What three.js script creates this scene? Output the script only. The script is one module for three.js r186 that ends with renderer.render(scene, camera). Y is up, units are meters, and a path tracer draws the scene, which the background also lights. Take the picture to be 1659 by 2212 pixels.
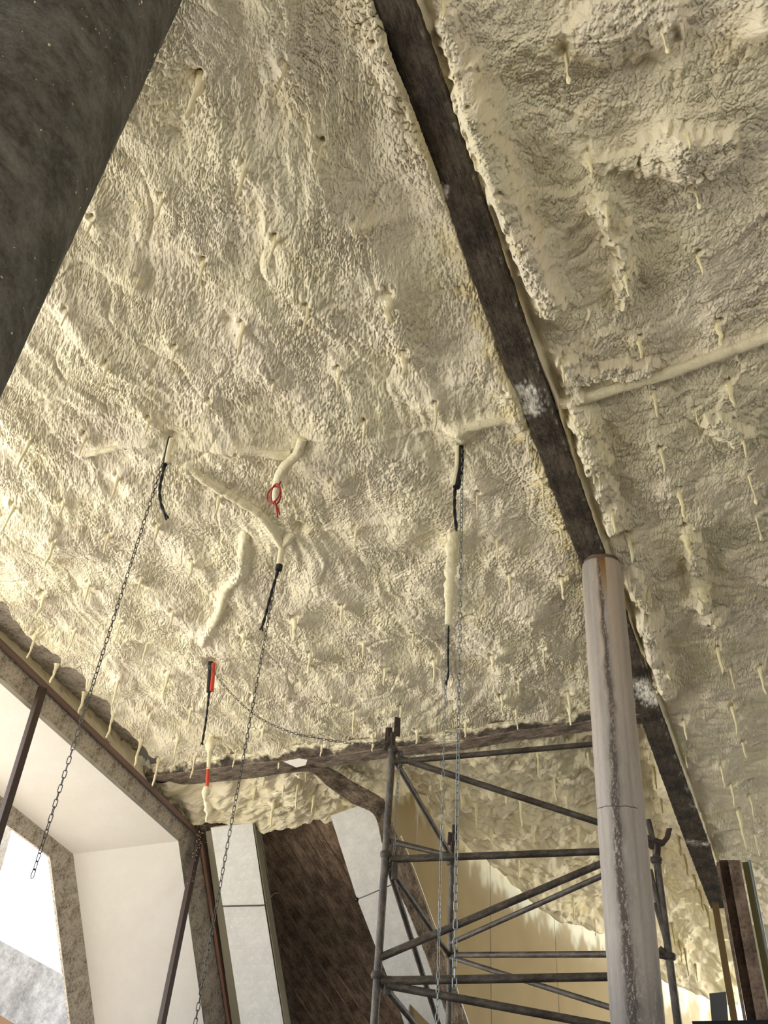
import * as THREE from 'three';
import { mergeGeometries, mergeVertices, toCreasedNormals } from 'three/addons/utils/BufferGeometryUtils.js';
import { createNoise2D, createNoise3D } from 'simplex-noise';

// ---------- camera, sky, sun, exposure ----------
const W = 1659, H = 2212, F = 1590;
const scene = new THREE.Scene();
const camera = new THREE.PerspectiveCamera(2 * Math.atan(H / 2 / F) * 180 / Math.PI, W / H, 0.05, 400);
camera.position.set(0, 1.6, 0);
camera.rotation.set(Math.atan2(F, 2265), 0, Math.atan2(200.5, 2256), 'YXZ');
camera.updateMatrixWorld();
const renderer = new THREE.WebGLRenderer({ antialias: true });
renderer.setSize(W, H);
renderer.toneMapping = THREE.LinearToneMapping;
renderer.toneMappingExposure = 1.42;
renderer.shadowMap.enabled = true;
{ // hazy bright sky: paler at the horizon, the same all the way round
  const w = 64, h = 64, d = new Float32Array(w * h * 4);
  for (let j = 0; j < h; j++) {
    const e = Math.max(0, (j + 0.5) / h * 2 - 1), k = Math.pow(e, 0.6);
    for (let i = 0; i < w; i++) d.set([3.3 - 1.7 * k, 3.4 - 1.1 * k, 3.55 - 0.1 * k, 1], (j * w + i) * 4);
  }
  const t = new THREE.DataTexture(d, w, h, THREE.RGBAFormat, THREE.FloatType);
  t.mapping = THREE.EquirectangularReflectionMapping; t.magFilter = THREE.LinearFilter; t.needsUpdate = true;
  scene.background = t;
}
const sun = new THREE.DirectionalLight(0xfff8ee, 26);
sun.position.set(-17, 31, -9); sun.target.position.set(0, 0, -4);
sun.castShadow = true; sun.shadow.mapSize.set(4096, 4096); sun.shadow.radius = 1;
Object.assign(sun.shadow.camera, { left: -25, right: 25, top: 25, bottom: -25, near: 1, far: 90 });
scene.add(sun, sun.target);

// ---------- helpers ----------
const V = (x, y, z) => new THREE.Vector3(x, y, z);
const mix = (a, b, t) => a + (b - a) * t, clamp = (x, a = 0, b = 1) => Math.min(b, Math.max(a, x));
const sst = (a, b, x) => { const t = clamp((x - a) / (b - a)); return t * t * (3 - 2 * t); };
function rng(seed) { let s = seed >>> 0; return () => { s = (s + 0x6D2B79F5) | 0; let t = Math.imul(s ^ (s >>> 15), 1 | s); t = (t + Math.imul(t ^ (t >>> 7), 61 | t)) ^ t; return ((t ^ (t >>> 14)) >>> 0) / 4294967296; }; }
const N2 = createNoise2D(rng(11)), N2b = createNoise2D(rng(23)), N3 = createNoise3D(rng(31));
const UP = V(0, 1, 0), EYE = camera.position.clone();
const ray = (x, y) => V((x - W / 2) / F, -(y - H / 2) / F, -1).applyQuaternion(camera.quaternion);
const at = (x, y, d) => EYE.clone().addScaledVector(ray(x, y), d);             // the point seen at a pixel, d metres along the lens axis
const plane = (a, b, c) => new THREE.Plane().setFromCoplanarPoints(a, b, c);
const on = (pl, x, y) => { const r = ray(x, y); return EYE.clone().addScaledVector(r, -(pl.normal.dot(EYE) + pl.constant) / pl.normal.dot(r)); };
const atY = (x, y, h) => { const r = ray(x, y); return EYE.clone().addScaledVector(r, (h - EYE.y) / r.y); };
const QI = camera.quaternion.clone().invert();
const toCam = (p) => p.clone().sub(EYE).applyQuaternion(QI);
const DC = V(0, -1, 0).applyQuaternion(QI);
function drop(p, py) { // how far to hang a plumb line from p so that it ends at image row py
  const q = toCam(p), k = (H / 2 - py) / F;          // q.y + t*DC.y = k * -(q.z + t*DC.z)
  return -(q.y + k * q.z) / (DC.y + k * DC.z);
}
const down = (p, t) => p.clone().addScaledVector(UP, -t);
const used = {};
const numbered = (n) => { const k = used[n] = (used[n] ?? -1) + 1; return k ? `${n}_${String(k).padStart(3, '0')}` : n; };
function tag(o, label, category, group) { o.userData.label = label; o.userData.category = category; if (group) o.userData.group = group; return o; }
function thing(name, label, category, group, pos) { const g = new THREE.Group(); g.name = numbered(name); if (pos) g.position.copy(pos); scene.add(g); return tag(g, label, category, group); }
function mesh(name, geo, mat, parent = scene, kind) {
  const m = new THREE.Mesh(geo, mat); m.name = parent === scene ? numbered(name) : name; m.castShadow = m.receiveShadow = true;
  if (kind) m.userData.kind = kind;
  if (parent !== scene) for (let r = parent; r && r !== scene; r = r.parent) m.position.sub(r.position);   // geometry is given in world places
  parent.add(m); return m;
}
function structGroup(name) { const g = new THREE.Group(); g.name = numbered(name); g.userData.kind = 'structure'; scene.add(g); return g; }

// geometry from a list of positions / uvs / indices
function buf(pos, uv, idx, col) {
  const g = new THREE.BufferGeometry();
  g.setAttribute('position', new THREE.BufferAttribute(new Float32Array(pos), 3));
  g.setAttribute('uv', new THREE.BufferAttribute(new Float32Array(uv), 2));
  if (col) g.setAttribute('color', new THREE.BufferAttribute(new Float32Array(col), 3));
  g.setIndex(idx); g.computeVertexNormals(); return g;
}
// flat polygon with thickness
function prism(pts, off) {
  const n = new THREE.Vector3(), a = pts[0];
  for (let i = 0; i < pts.length; i++) { const p = pts[i], q = pts[(i + 1) % pts.length]; n.add(p.clone().sub(a).cross(q.clone().sub(a))); }
  n.normalize();
  const e = pts[1].clone().sub(a).normalize(), f = n.clone().cross(e);
  const two = pts.map(p => new THREE.Vector2(p.clone().sub(a).dot(e), p.clone().sub(a).dot(f)));
  const tris = THREE.ShapeUtils.triangulateShape(two, []);
  const flip = off.dot(n) > 0, pos = [], uv = [], idx = [];
  const add = (p, u, v) => { pos.push(p.x, p.y, p.z); uv.push(u, v); return pos.length / 3 - 1; };
  const A = pts.map((p, i) => add(p, two[i].x, two[i].y)), B = pts.map((p, i) => add(p.clone().add(off), two[i].x, two[i].y));
  for (const t of tris) { const [x, y, z] = t; flip ? idx.push(A[x], A[z], A[y], B[x], B[y], B[z]) : idx.push(A[x], A[y], A[z], B[x], B[z], B[y]); }
  let run = 0; const D = off.length();
  for (let i = 0; i < pts.length; i++) {
    const j = (i + 1) % pts.length, l = pts[i].distanceTo(pts[j]);
    const p = add(pts[i], run, 0), q = add(pts[j], run + l, 0), r = add(pts[j].clone().add(off), run + l, D), s = add(pts[i].clone().add(off), run, D);
    flip ? idx.push(p, q, r, p, r, s) : idx.push(p, r, q, p, s, r); run += l;
  }
  return buf(pos, uv, idx);
}
// closed cross-sections swept through stations, corners chamfered, optional roughness
function loft(stations, { n = 60, chamfer = 0.012, rough = 0.004, sub = 1, color, smooth = 40, seed = 0, edge = 0.012 } = {}) {
  const k = stations[0].length, curves = [];
  for (let c = 0; c < k; c++) curves.push(new THREE.CatmullRomCurve3(stations.map(s => s[c]), false, 'centripetal'));
  const ring = (t) => {
    const base = curves.map(c => c.getPoint(t)), out = [];
    for (let c = 0; c < k; c++) {
      const p = base[c], a = base[(c + k - 1) % k], b = base[(c + 1) % k];
      const la = p.distanceTo(a), lb = p.distanceTo(b), wob = 1 + 0.9 * N3(p.x * 7 + seed, p.y * 7, p.z * 7);
      const ch = chamfer * wob;
      const s0 = p.clone().lerp(a, Math.min(0.3, ch / la)), s1 = p.clone().lerp(b, Math.min(0.3, ch / lb));
      out.push([s0, c, 0], [s1, c, 0]);
      const nx = b.clone().lerp(p, Math.min(0.3, ch / lb));
      for (let s = 1; s < sub; s++) out.push([s1.clone().lerp(nx, s / sub), c, s / sub]);
    }
    return out;
  };
  const pos = [], uv = [], idx = [], col = [];
  let m = 0, len = 0, prev = null;
  for (let i = 0; i <= n; i++) {
    const r = ring(i / n); m = r.length;
    const mid = r[0][0]; if (prev) len += mid.distanceTo(prev); prev = mid.clone();
    const ctr = r.reduce((s, q) => s.add(q[0]), V(0, 0, 0)).multiplyScalar(1 / m);
    let per = 0;
    for (let j = 0; j <= m; j++) {
      const q = r[j % m][0]; if (j) per += q.distanceTo(r[j - 1][0]);
      const p = q.clone(), o = p.clone().sub(ctr).normalize();
      p.addScaledVector(o, rough * (N3(q.x * 9 + seed, q.y * 9, q.z * 9) + 0.6 * N3(q.x * 30, q.y * 30 + seed, q.z * 30)) + (r[j % m][2] ? 0 : edge * Math.min(0, N3(q.x * 16, q.y * 16 + seed, q.z * 16))));
      pos.push(p.x, p.y, p.z); uv.push(len, per);
      if (color) { const c = color(q, r[j % m][1], r[j % m][2], i / n); col.push(...c); }
    }
  }
  const w = m + 1;
  for (let i = 0; i < n; i++) for (let j = 0; j < m; j++) { const a = i * w + j; idx.push(a, a + w, a + 1, a + 1, a + w, a + w + 1); }
  for (const i of [0, n]) { // caps
    const r0 = i * w, ci = pos.length / 3; let c = V(0, 0, 0);
    for (let j = 0; j < m; j++) c.add(V(pos[(r0 + j) * 3], pos[(r0 + j) * 3 + 1], pos[(r0 + j) * 3 + 2]));
    c.multiplyScalar(1 / m); pos.push(c.x, c.y, c.z); uv.push(0, 0); if (color) col.push(...col.slice(r0 * 3, r0 * 3 + 3));
    for (let j = 0; j < m; j++) i ? idx.push(ci, r0 + j + 1, r0 + j) : idx.push(ci, r0 + j, r0 + j + 1);
  }
  let g = buf(pos, uv, idx, color ? col : null);
  // outward check
  const P = g.attributes.position, a = V(0, 0, 0).fromBufferAttribute(P, (n >> 1) * w), nn = V(0, 0, 0).fromBufferAttribute(g.attributes.normal, (n >> 1) * w), cc = V(0, 0, 0);
  for (let j = 0; j < m; j++) cc.add(V(0, 0, 0).fromBufferAttribute(P, (n >> 1) * w + j)); cc.multiplyScalar(1 / m);
  if (nn.dot(a.sub(cc)) < 0) { const ix = g.index.array; for (let i = 0; i < ix.length; i += 3) { const t = ix[i]; ix[i] = ix[i + 1]; ix[i + 1] = t; } }
  g.computeVertexNormals();
  return toCreasedNormals(g, smooth * Math.PI / 180);
}
// round tube through points; r is a number or a function of 0..1 and the angle
function tube(pts, r, { n, seg = 8, caps = true, tension = 0.5 } = {}) {
  const curve = pts.length > 2 ? new THREE.CatmullRomCurve3(pts, false, 'centripetal', tension) : new THREE.LineCurve3(pts[0], pts[1]);
  n ??= pts.length > 2 ? pts.length * 6 : 1;
  const rf = typeof r === 'function' ? r : () => r;
  const fr = curve.computeFrenetFrames(n, false), pos = [], uv = [], idx = [], L = curve.getLength();
  for (let i = 0; i <= n; i++) {
    const c = curve.getPointAt(i / n);
    for (let j = 0; j <= seg; j++) {
      const a = j / seg * Math.PI * 2, R = rf(i / n, a % (Math.PI * 2), c), p = c.clone().addScaledVector(fr.normals[i], Math.cos(a) * R).addScaledVector(fr.binormals[i], Math.sin(a) * R);
      pos.push(p.x, p.y, p.z); uv.push(i / n * L, j / seg * 0.2);
    }
  }
  for (let i = 0; i < n; i++) for (let j = 0; j < seg; j++) { const a = i * (seg + 1) + j, b = a + seg + 1; idx.push(a, a + 1, b, a + 1, b + 1, b); }
  if (caps) for (const i of [0, n]) {
    const c = curve.getPointAt(i / n), ci = pos.length / 3; pos.push(c.x, c.y, c.z); uv.push(0, 0);
    for (let j = 0; j < seg; j++) { const a = i * (seg + 1) + j; const k0 = pos.length / 3; pos.push(...pos.slice(a * 3, a * 3 + 3), ...pos.slice(a * 3 + 3, a * 3 + 6)); uv.push(0, 0, 0, 0); i ? idx.push(ci, k0, k0 + 1) : idx.push(ci, k0 + 1, k0); }
  }
  const g = buf(pos, uv, idx);
  const P = g.attributes.position, m0 = (n >> 1) * (seg + 1), c = curve.getPointAt((n >> 1) / n), q = V(0, 0, 0).fromBufferAttribute(P, m0), nn = V(0, 0, 0).fromBufferAttribute(g.attributes.normal, m0);
  if (nn.dot(q.sub(c)) < 0) { const ix = g.index.array; for (let i = 0; i < ix.length; i += 3) { const t = ix[i]; ix[i] = ix[i + 1]; ix[i + 1] = t; } g.computeVertexNormals(); }
  return g;
}
const bar = (a, b, sx, sz, ref = V(0.3, 0, 1)) => { // rectangular bar between two points
  const d = b.clone().sub(a).normalize(), x = d.clone().cross(ref).normalize(), z = x.clone().cross(d);
  const q = [[-1, -1], [1, -1], [1, 1], [-1, 1]].map(([i, j]) => x.clone().multiplyScalar(i * sx / 2).addScaledVector(z, j * sz / 2));
  return loft([q.map(o => a.clone().add(o)), q.map(o => b.clone().add(o))], { n: 1, chamfer: 0.006, rough: 0, edge: 0 });
};

// ---------- computed textures ----------
function lattice(seed, p) { const r = rng(seed), a = new Float32Array(p * p); for (let i = 0; i < a.length; i++) a[i] = r(); return a; }
function tileNoise(n, p, q, seed) { // value noise, tiling, p by q cells
  const r = rng(seed), a = new Float32Array(p * q).map(() => r()), o = new Float32Array(n * n);
  for (let y = 0; y < n; y++) for (let x = 0; x < n; x++) {
    const fx = x / n * p, fy = y / n * q, i = Math.floor(fx), j = Math.floor(fy); let u = fx - i, v = fy - j; u = u * u * (3 - 2 * u); v = v * v * (3 - 2 * v);
    const i1 = (i + 1) % p, j1 = (j + 1) % q;
    o[y * n + x] = mix(mix(a[j * p + i], a[j * p + i1], u), mix(a[j1 * p + i], a[j1 * p + i1], u), v);
  }
  return o;
}
function fbm(n, list, seed) { // list of [cells x, cells y, weight]
  const o = new Float32Array(n * n); let tot = 0;
  list.forEach(([p, q, w], k) => { const t = tileNoise(n, p, q, seed + k * 17); tot += w; for (let i = 0; i < o.length; i++) o[i] += t[i] * w; });
  for (let i = 0; i < o.length; i++) o[i] /= tot;
  return o;
}
function tex(n, f, srgb = true) {
  const d = new Uint8Array(n * n * 4);
  for (let i = 0; i < n * n; i++) { const c = f(i, i % n, (i / n) | 0); d[i * 4] = clamp(c[0], 0, 255); d[i * 4 + 1] = clamp(c[1], 0, 255); d[i * 4 + 2] = clamp(c[2], 0, 255); d[i * 4 + 3] = 255; }
  const t = new THREE.DataTexture(d, n, n); t.wrapS = t.wrapT = THREE.RepeatWrapping; t.magFilter = THREE.LinearFilter; t.minFilter = THREE.LinearMipmapLinearFilter; t.generateMipmaps = true;
  if (srgb) t.colorSpace = THREE.SRGBColorSpace; t.needsUpdate = true; return t;
}
const rep = (t, x, y = x) => { t.repeat.set(x, y); return t; };
const TN = 512;
const grit = fbm(TN, [[8, 8, 1], [24, 24, 0.9], [64, 64, 0.9], [160, 160, 0.8], [256, 256, 0.6]], 5);
const blot = fbm(TN, [[4, 4, 1], [9, 9, 0.9], [23, 23, 0.7], [60, 60, 0.5]], 77);
const grain = fbm(TN, [[3, 24, 1], [6, 70, 1], [10, 150, 0.9], [40, 256, 0.7], [60, 60, 0.4]], 133);   // long along u
const cell = fbm(TN, [[30, 30, 1], [48, 48, 1]], 61);
const speck = tileNoise(TN, 170, 170, 301);
const ramp = (stops, t) => { for (let i = 1; i < stops.length; i++) if (t <= stops[i][0]) { const a = stops[i - 1], b = stops[i], k = (t - a[0]) / (b[0] - a[0]); return [mix(a[1], b[1], k), mix(a[2], b[2], k), mix(a[3], b[3], k)]; } return stops[stops.length - 1].slice(1); };
const heightTex = (a, scale = 1) => tex(TN, (i) => { const v = clamp(a[i] * scale) * 255; return [v, v, v]; }, false);
const bGrit = rep(heightTex(grit), 1 / 0.8), bGrain = rep(heightTex(grain), 1 / 1.6, 1 / 0.8), bBlot = rep(heightTex(blot), 1 / 0.9);

const M = {};
const concreteMap = (stops, sp = 0.9, spc = [225, 215, 195]) => tex(TN, (i) => {
  const c = ramp(stops, clamp(0.5 + (blot[i] - 0.5) * 0.9 + (grit[i] - 0.5) * 0.8));
  return speck[i] > sp ? c.map((x, k) => mix(x, spc[k], clamp((speck[i] - sp) * 8))) : c;
});
const std = (o) => new THREE.MeshStandardMaterial({ roughness: 0.9, metalness: 0, ...o });
M.foam = std({ color: 0xffffff, vertexColors: true, roughness: 0.72, bumpMap: rep(heightTex(fbm(TN, [[40, 40, 1], [90, 90, 0.9], [180, 180, 0.5]], 900)), 1 / 0.6), bumpScale: 0.004 });
M.foamDrip = std({ color: 0xe9dfb4, roughness: 0.62 });
M.foamDripL = std({ color: 0xe2d7b2, roughness: 0.65 });
M.foamDripSilhouette = std({ color: 0x9a8a58, roughness: 0.6 });  // backlit shade put into the colour, for drips that read as silhouettes
M.foamPipe = std({ color: 0xe6dcba, roughness: 0.7, bumpMap: rep(bGrit.clone(), 2.5), bumpScale: 0.009 });
M.darkConcrete = std({ map: rep(concreteMap([[0, 38, 35, 29], [0.35, 72, 69, 61], [0.55, 94, 91, 83], [0.8, 114, 111, 104], [1, 132, 128, 120]], 0.985), 1 / 0.9), bumpMap: bGrit, bumpScale: 0.006, roughness: 0.8 });
M.beam = std({ vertexColors: true, roughness: 1, map: rep(tex(TN, (i) => ramp([[0, 70, 62, 54], [0.4, 150, 135, 118], [0.6, 190, 174, 155], [1, 235, 222, 206]], clamp(0.5 + (grain[i] - 0.5) * 0.7 + (blot[i] - 0.5) * 0.7 + (grit[i] - 0.5) * 1.2))), 1 / 0.9, 1 / 0.5), bumpMap: bGrain, bumpScale: 0.006 });
M.frame = std({ map: rep(tex(TN, (i) => { const t = (grit[i] - 0.5) * 1.3 + (blot[i] - 0.5) * 0.35 + (cell[i] - 0.5) * 0.4, c = ramp([[0, 92, 82, 70], [0.32, 150, 140, 126], [0.5, 178, 168, 153], [1, 214, 206, 192]], clamp(0.5 + t)); return speck[i] > 0.985 ? [236, 228, 208] : c; }), 1 / 0.9), bumpMap: bBlot, bumpScale: 0.008 });
M.outside = std({ map: rep(concreteMap([[0, 110, 110, 108], [0.4, 150, 150, 150], [0.7, 178, 178, 178], [1, 205, 205, 205]], 0.98), 1 / 1.6), bumpMap: bBlot, bumpScale: 0.01 });
M.reveal = std({ map: rep(tex(TN, (i) => { const t = blot[i] - 0.5; return [250 + t * 8, 245 + t * 10, 235 + t * 14]; }), 1 / 1.7), bumpMap: bBlot, bumpScale: 0.003 });
M.plank = std({ vertexColors: true, roughness: 1, map: rep(tex(TN, (i) => ramp([[0, 40, 30, 24], [0.4, 105, 88, 72], [0.6, 140, 120, 100], [1, 185, 165, 142]], clamp(0.5 + (grain[i] - 0.5) * 0.8 + (blot[i] - 0.5) * 0.7 + (grit[i] - 0.5) * 0.5))), 1 / 1.6, 1 / 0.8), bumpMap: bGrain, bumpScale: 0.005 });
M.postConcrete = std({ map: rep(concreteMap([[0, 66, 54, 45], [0.4, 122, 104, 90], [0.6, 144, 126, 110], [1, 170, 153, 137]], 0.99), 1 / 0.8), bumpMap: bBlot, bumpScale: 0.006 });
M.steelBrown = std({ color: 0x3a2a22, roughness: 0.55, metalness: 0.25, bumpMap: bGrit, bumpScale: 0.001 });
M.steelTop = std({ color: 0x7d665b, roughness: 0.6, metalness: 0.15, bumpMap: bGrit, bumpScale: 0.0015 });
M.jack = std({ color: 0x42362f, roughness: 0.7, metalness: 0.2 });
M.steelRust = std({ color: 0xa27c68, roughness: 0.7, metalness: 0.15, bumpMap: bGrit, bumpScale: 0.0015 });
M.scaffold = std({ map: rep(tex(TN, (i) => ramp([[0, 52, 46, 40], [0.45, 84, 77, 69], [0.7, 104, 97, 88], [1, 134, 127, 118]], clamp(0.45 + (grit[i] - 0.5) * 1.2 + (blot[i] - 0.5) * 0.7))), 1 / 0.7, 3), roughness: 0.55, metalness: 0.2, bumpMap: bGrit, bumpScale: 0.001 });
M.zinc = std({ color: 0x8d9291, roughness: 0.42, metalness: 0.75 });
M.zincDark = std({ color: 0x55534e, roughness: 0.5, metalness: 0.6 });
M.black = std({ color: 0x0c0b0c, roughness: 0.55 });
M.blackMatt = std({ color: 0x17161a, roughness: 0.8 });
M.orange = std({ color: 0xc8401f, roughness: 0.5 });
M.red = std({ color: 0x9c1414, roughness: 0.5 });
M.wireGrey = std({ color: 0x6a625c, roughness: 0.5, metalness: 0.5 });
M.floor = std({ map: rep(concreteMap([[0, 66, 62, 56], [0.5, 86, 81, 74], [1, 108, 102, 94]], 0.99), 1 / 2), bumpMap: bBlot, bumpScale: 0.004 });
M.ground = std({ map: rep(concreteMap([[0, 168, 164, 154], [0.5, 203, 199, 188], [1, 226, 223, 214]], 0.97), 1 / 3), bumpMap: bBlot, bumpScale: 0.02 });
M.wallPlain = std({ color: 0x8a8070, bumpMap: bBlot, bumpScale: 0.003 });
M.roof = std({ map: M.frame.map, bumpMap: bBlot, bumpScale: 0.006 });
M.boardSide = std({ color: 0x827a64, roughness: 0.7, bumpMap: bGrit, bumpScale: 0.002 });
M.board = std({ roughness: 0.55, metalness: 0, map: rep(tex(1024, (i, x, y) => { // silver faced sheet with its printed pattern of short dashes
  const j = ((y >> 1) * 512 + (x >> 1)), t = (grit[j] - 0.5) * 26 + (blot[j] - 0.5) * 18; let c = [240 + t, 238 + t, 230 + t];
  const gx = x % 128, gy = y % 128, odd = Math.floor(y / 128) % 2;
  const dash = odd ? (Math.abs(gx - 64) < 24 && Math.abs(gy - 64) < 7) : (Math.abs(gx - 32) < 7 && Math.abs(gy - 64) < 26);
  if (dash && grit[j] > 0.42) c = [255, 254, 248];
  return c;
}), 1 / 1.0), bumpMap: bGrit, bumpScale: 0.001 });
M.panel = std({ vertexColors: true, roughness: 0.9, bumpMap: bBlot, bumpScale: 0.002 });

// ---------- the planes of the building ----------
const beamL = [[748, -160], [803, 0], [829, 80], [879, 220], [959, 425], [989, 500], [1070, 740], [1136, 885], [1179, 1020], [1251, 1210], [1369, 1500], [1405, 1615], [1471, 1796], [1497, 1864], [1535, 1962]];
const beamR = [[836, -160], [894, 0], [923, 80], [975, 220], [1044, 425], [1070, 500], [1150, 740], [1209, 885], [1246, 1020], [1311, 1208], [1416, 1500], [1455, 1615], [1507, 1755], [1541, 1852], [1566, 1945]];
const beamDepth = (y) => 1 / (0.2439 - 8.38e-5 * y);
const bA = at(803, 0, beamDepth(0)), bB = at(1251, 1210, beamDepth(1210)), DIR = bB.clone().sub(bA).normalize();
const ACR = DIR.clone().cross(UP).normalize();                      // level, to the right of the beam
const planeL0 = plane(at(335, 1650, 12), at(1390, 1520, 8.9), at(850, 0, 4.1));
if (planeL0.normal.y > 0) planeL0.negate();
const planeL = planeL0.clone(); planeL.constant += 0.0;              // faces down into the room
const planeR = new THREE.Plane().setFromNormalAndCoplanarPoint(DIR.clone().cross(ACR.clone().addScaledVector(UP, 0.02)).normalize(), bA.clone().addScaledVector(UP, 0.06));
if (planeR.normal.y > 0) planeR.negate();
const S0 = at(0, 1393, 9.8), S1 = at(425, 1804, 13.1);
const planeW = plane(S0, S1, down(S1, 1)); if (planeW.normal.x < 0) planeW.negate();    // inner face of the left wall
const planeW2 = planeW.clone(); planeW2.constant += 1.25;                                // its outer frame
const WD = V(S1.x - S0.x, 0, S1.z - S0.z).normalize();

// ---------- setting out of sight: floor, roof, walls with their openings ----------
const box = (x0, x1, y0, y1, z0, z1) => prism([V(x0, y0, z0), V(x1, y0, z0), V(x1, y0, z1), V(x0, y0, z1)], V(0, y1 - y0, 0));
mesh('floor', box(-9, 9, -0.25, 0, -20, 7), M.floor, scene, 'structure');
mesh('ground', box(-90, 60, -0.6, -0.26, -70, 50), M.ground, scene, 'structure');
{ // roof slabs over the foam
  const up = UP.clone().multiplyScalar(0.3), lift = (pl, p, k = 0.16) => { const q = p.clone(); q.y = -(pl.constant + pl.normal.x * q.x + pl.normal.z * q.z) / pl.normal.y; return q.addScaledVector(UP, k); };
  const line = (s) => bA.clone().addScaledVector(DIR, s), vT = at(1390, 1555, 8.85).sub(bA).dot(DIR) + 0.1;
  const l = [line(-9), line(vT), line(vT).addScaledVector(ACR, -9.5), line(-9).addScaledVector(ACR, -7.5)].map(p => lift(planeL, p));
  mesh('roof_slab', prism(l, up), M.roof, scene, 'structure');
  const r = [line(-9), line(13), line(13).addScaledVector(ACR, 8), line(-9).addScaledVector(ACR, 8)].map(p => lift(planeR, p));
  mesh('roof_slab', prism(r, up), M.roof, scene, 'structure');
  const f = [line(vT), line(14.5), line(14.5).addScaledVector(ACR, -13), line(vT).addScaledVector(ACR, -9.5)].map(p => p.setY(5.6));
  mesh('roof_slab', prism(f, up), M.roof, scene, 'structure');
}
{ // right wall and rear wall, unseen, with openings sized to light the foam
  const w0 = V(6.4, 0, 7), w1 = V(10.6, 0, -15), th = V(0.25, 0, 0.06), P = (t, y) => w0.clone().lerp(w1, t).setY(y);
  const g = [prism([P(0, 3.2), P(1, 3.2), P(1, 8.4), P(0, 8.4)], th), prism([P(0, 0), P(1, 0), P(1, 0.7), P(0, 0.7)], th)];
  for (const [a, b] of [[0, 0.3], [0.38, 0.76], [0.96, 1]]) g.push(prism([P(a, 0.7), P(b, 0.7), P(b, 3.2), P(a, 3.2)], th));
  mesh('wall_right', mergeGeometries(g), M.wallPlain, scene, 'structure');
  mesh('light_block_far', box(-2.5, 11, 0, 7.6, -20.2, -19.9), M.reveal, scene, 'structure');  // added unseen wall, stops light leaking in behind the planks; pale for bounce
  mesh('wall_rear', mergeGeometries([box(-8, 1, 0, 8.4, 6.8, 7.05), box(5.2, 7, 0, 8.4, 6.8, 7.05), box(1, 5.2, 3.0, 8.4, 6.8, 7.05)]), M.wallPlain, scene, 'structure');
}

// ---------- sprayed foam ----------
function worley(x, y, jit = 0.9) { // [nearest, second, id]
  const i = Math.floor(x), j = Math.floor(y); let a = 9, b = 9, id = 0;
  for (let q = -1; q <= 1; q++) for (let p = -1; p <= 1; p++) {
    const X = i + p, Y = j + q; let h = Math.imul(X, 374761393) ^ Math.imul(Y, 668265263); h = Math.imul(h ^ (h >>> 13), 1274126177); h ^= h >>> 16;
    const dx = X + 0.5 + jit * (((h & 1023) / 1023) - 0.5) - x, dy = Y + 0.5 + jit * ((((h >>> 10) & 1023) / 1023) - 0.5) - y, d = dx * dx + dy * dy;
    if (d < a) { b = a; a = d; id = h >>> 20; } else if (d < b) b = d;
  }
  return [Math.sqrt(a), Math.sqrt(b), (id & 1023) / 1023];
}
const uvOf = (p) => [p.dot(ACR), p.dot(DIR)];
const FOAM = [[0.82, 0.748, 0.53], [0.79, 0.68, 0.40], [0.825, 0.742, 0.568]];
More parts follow.
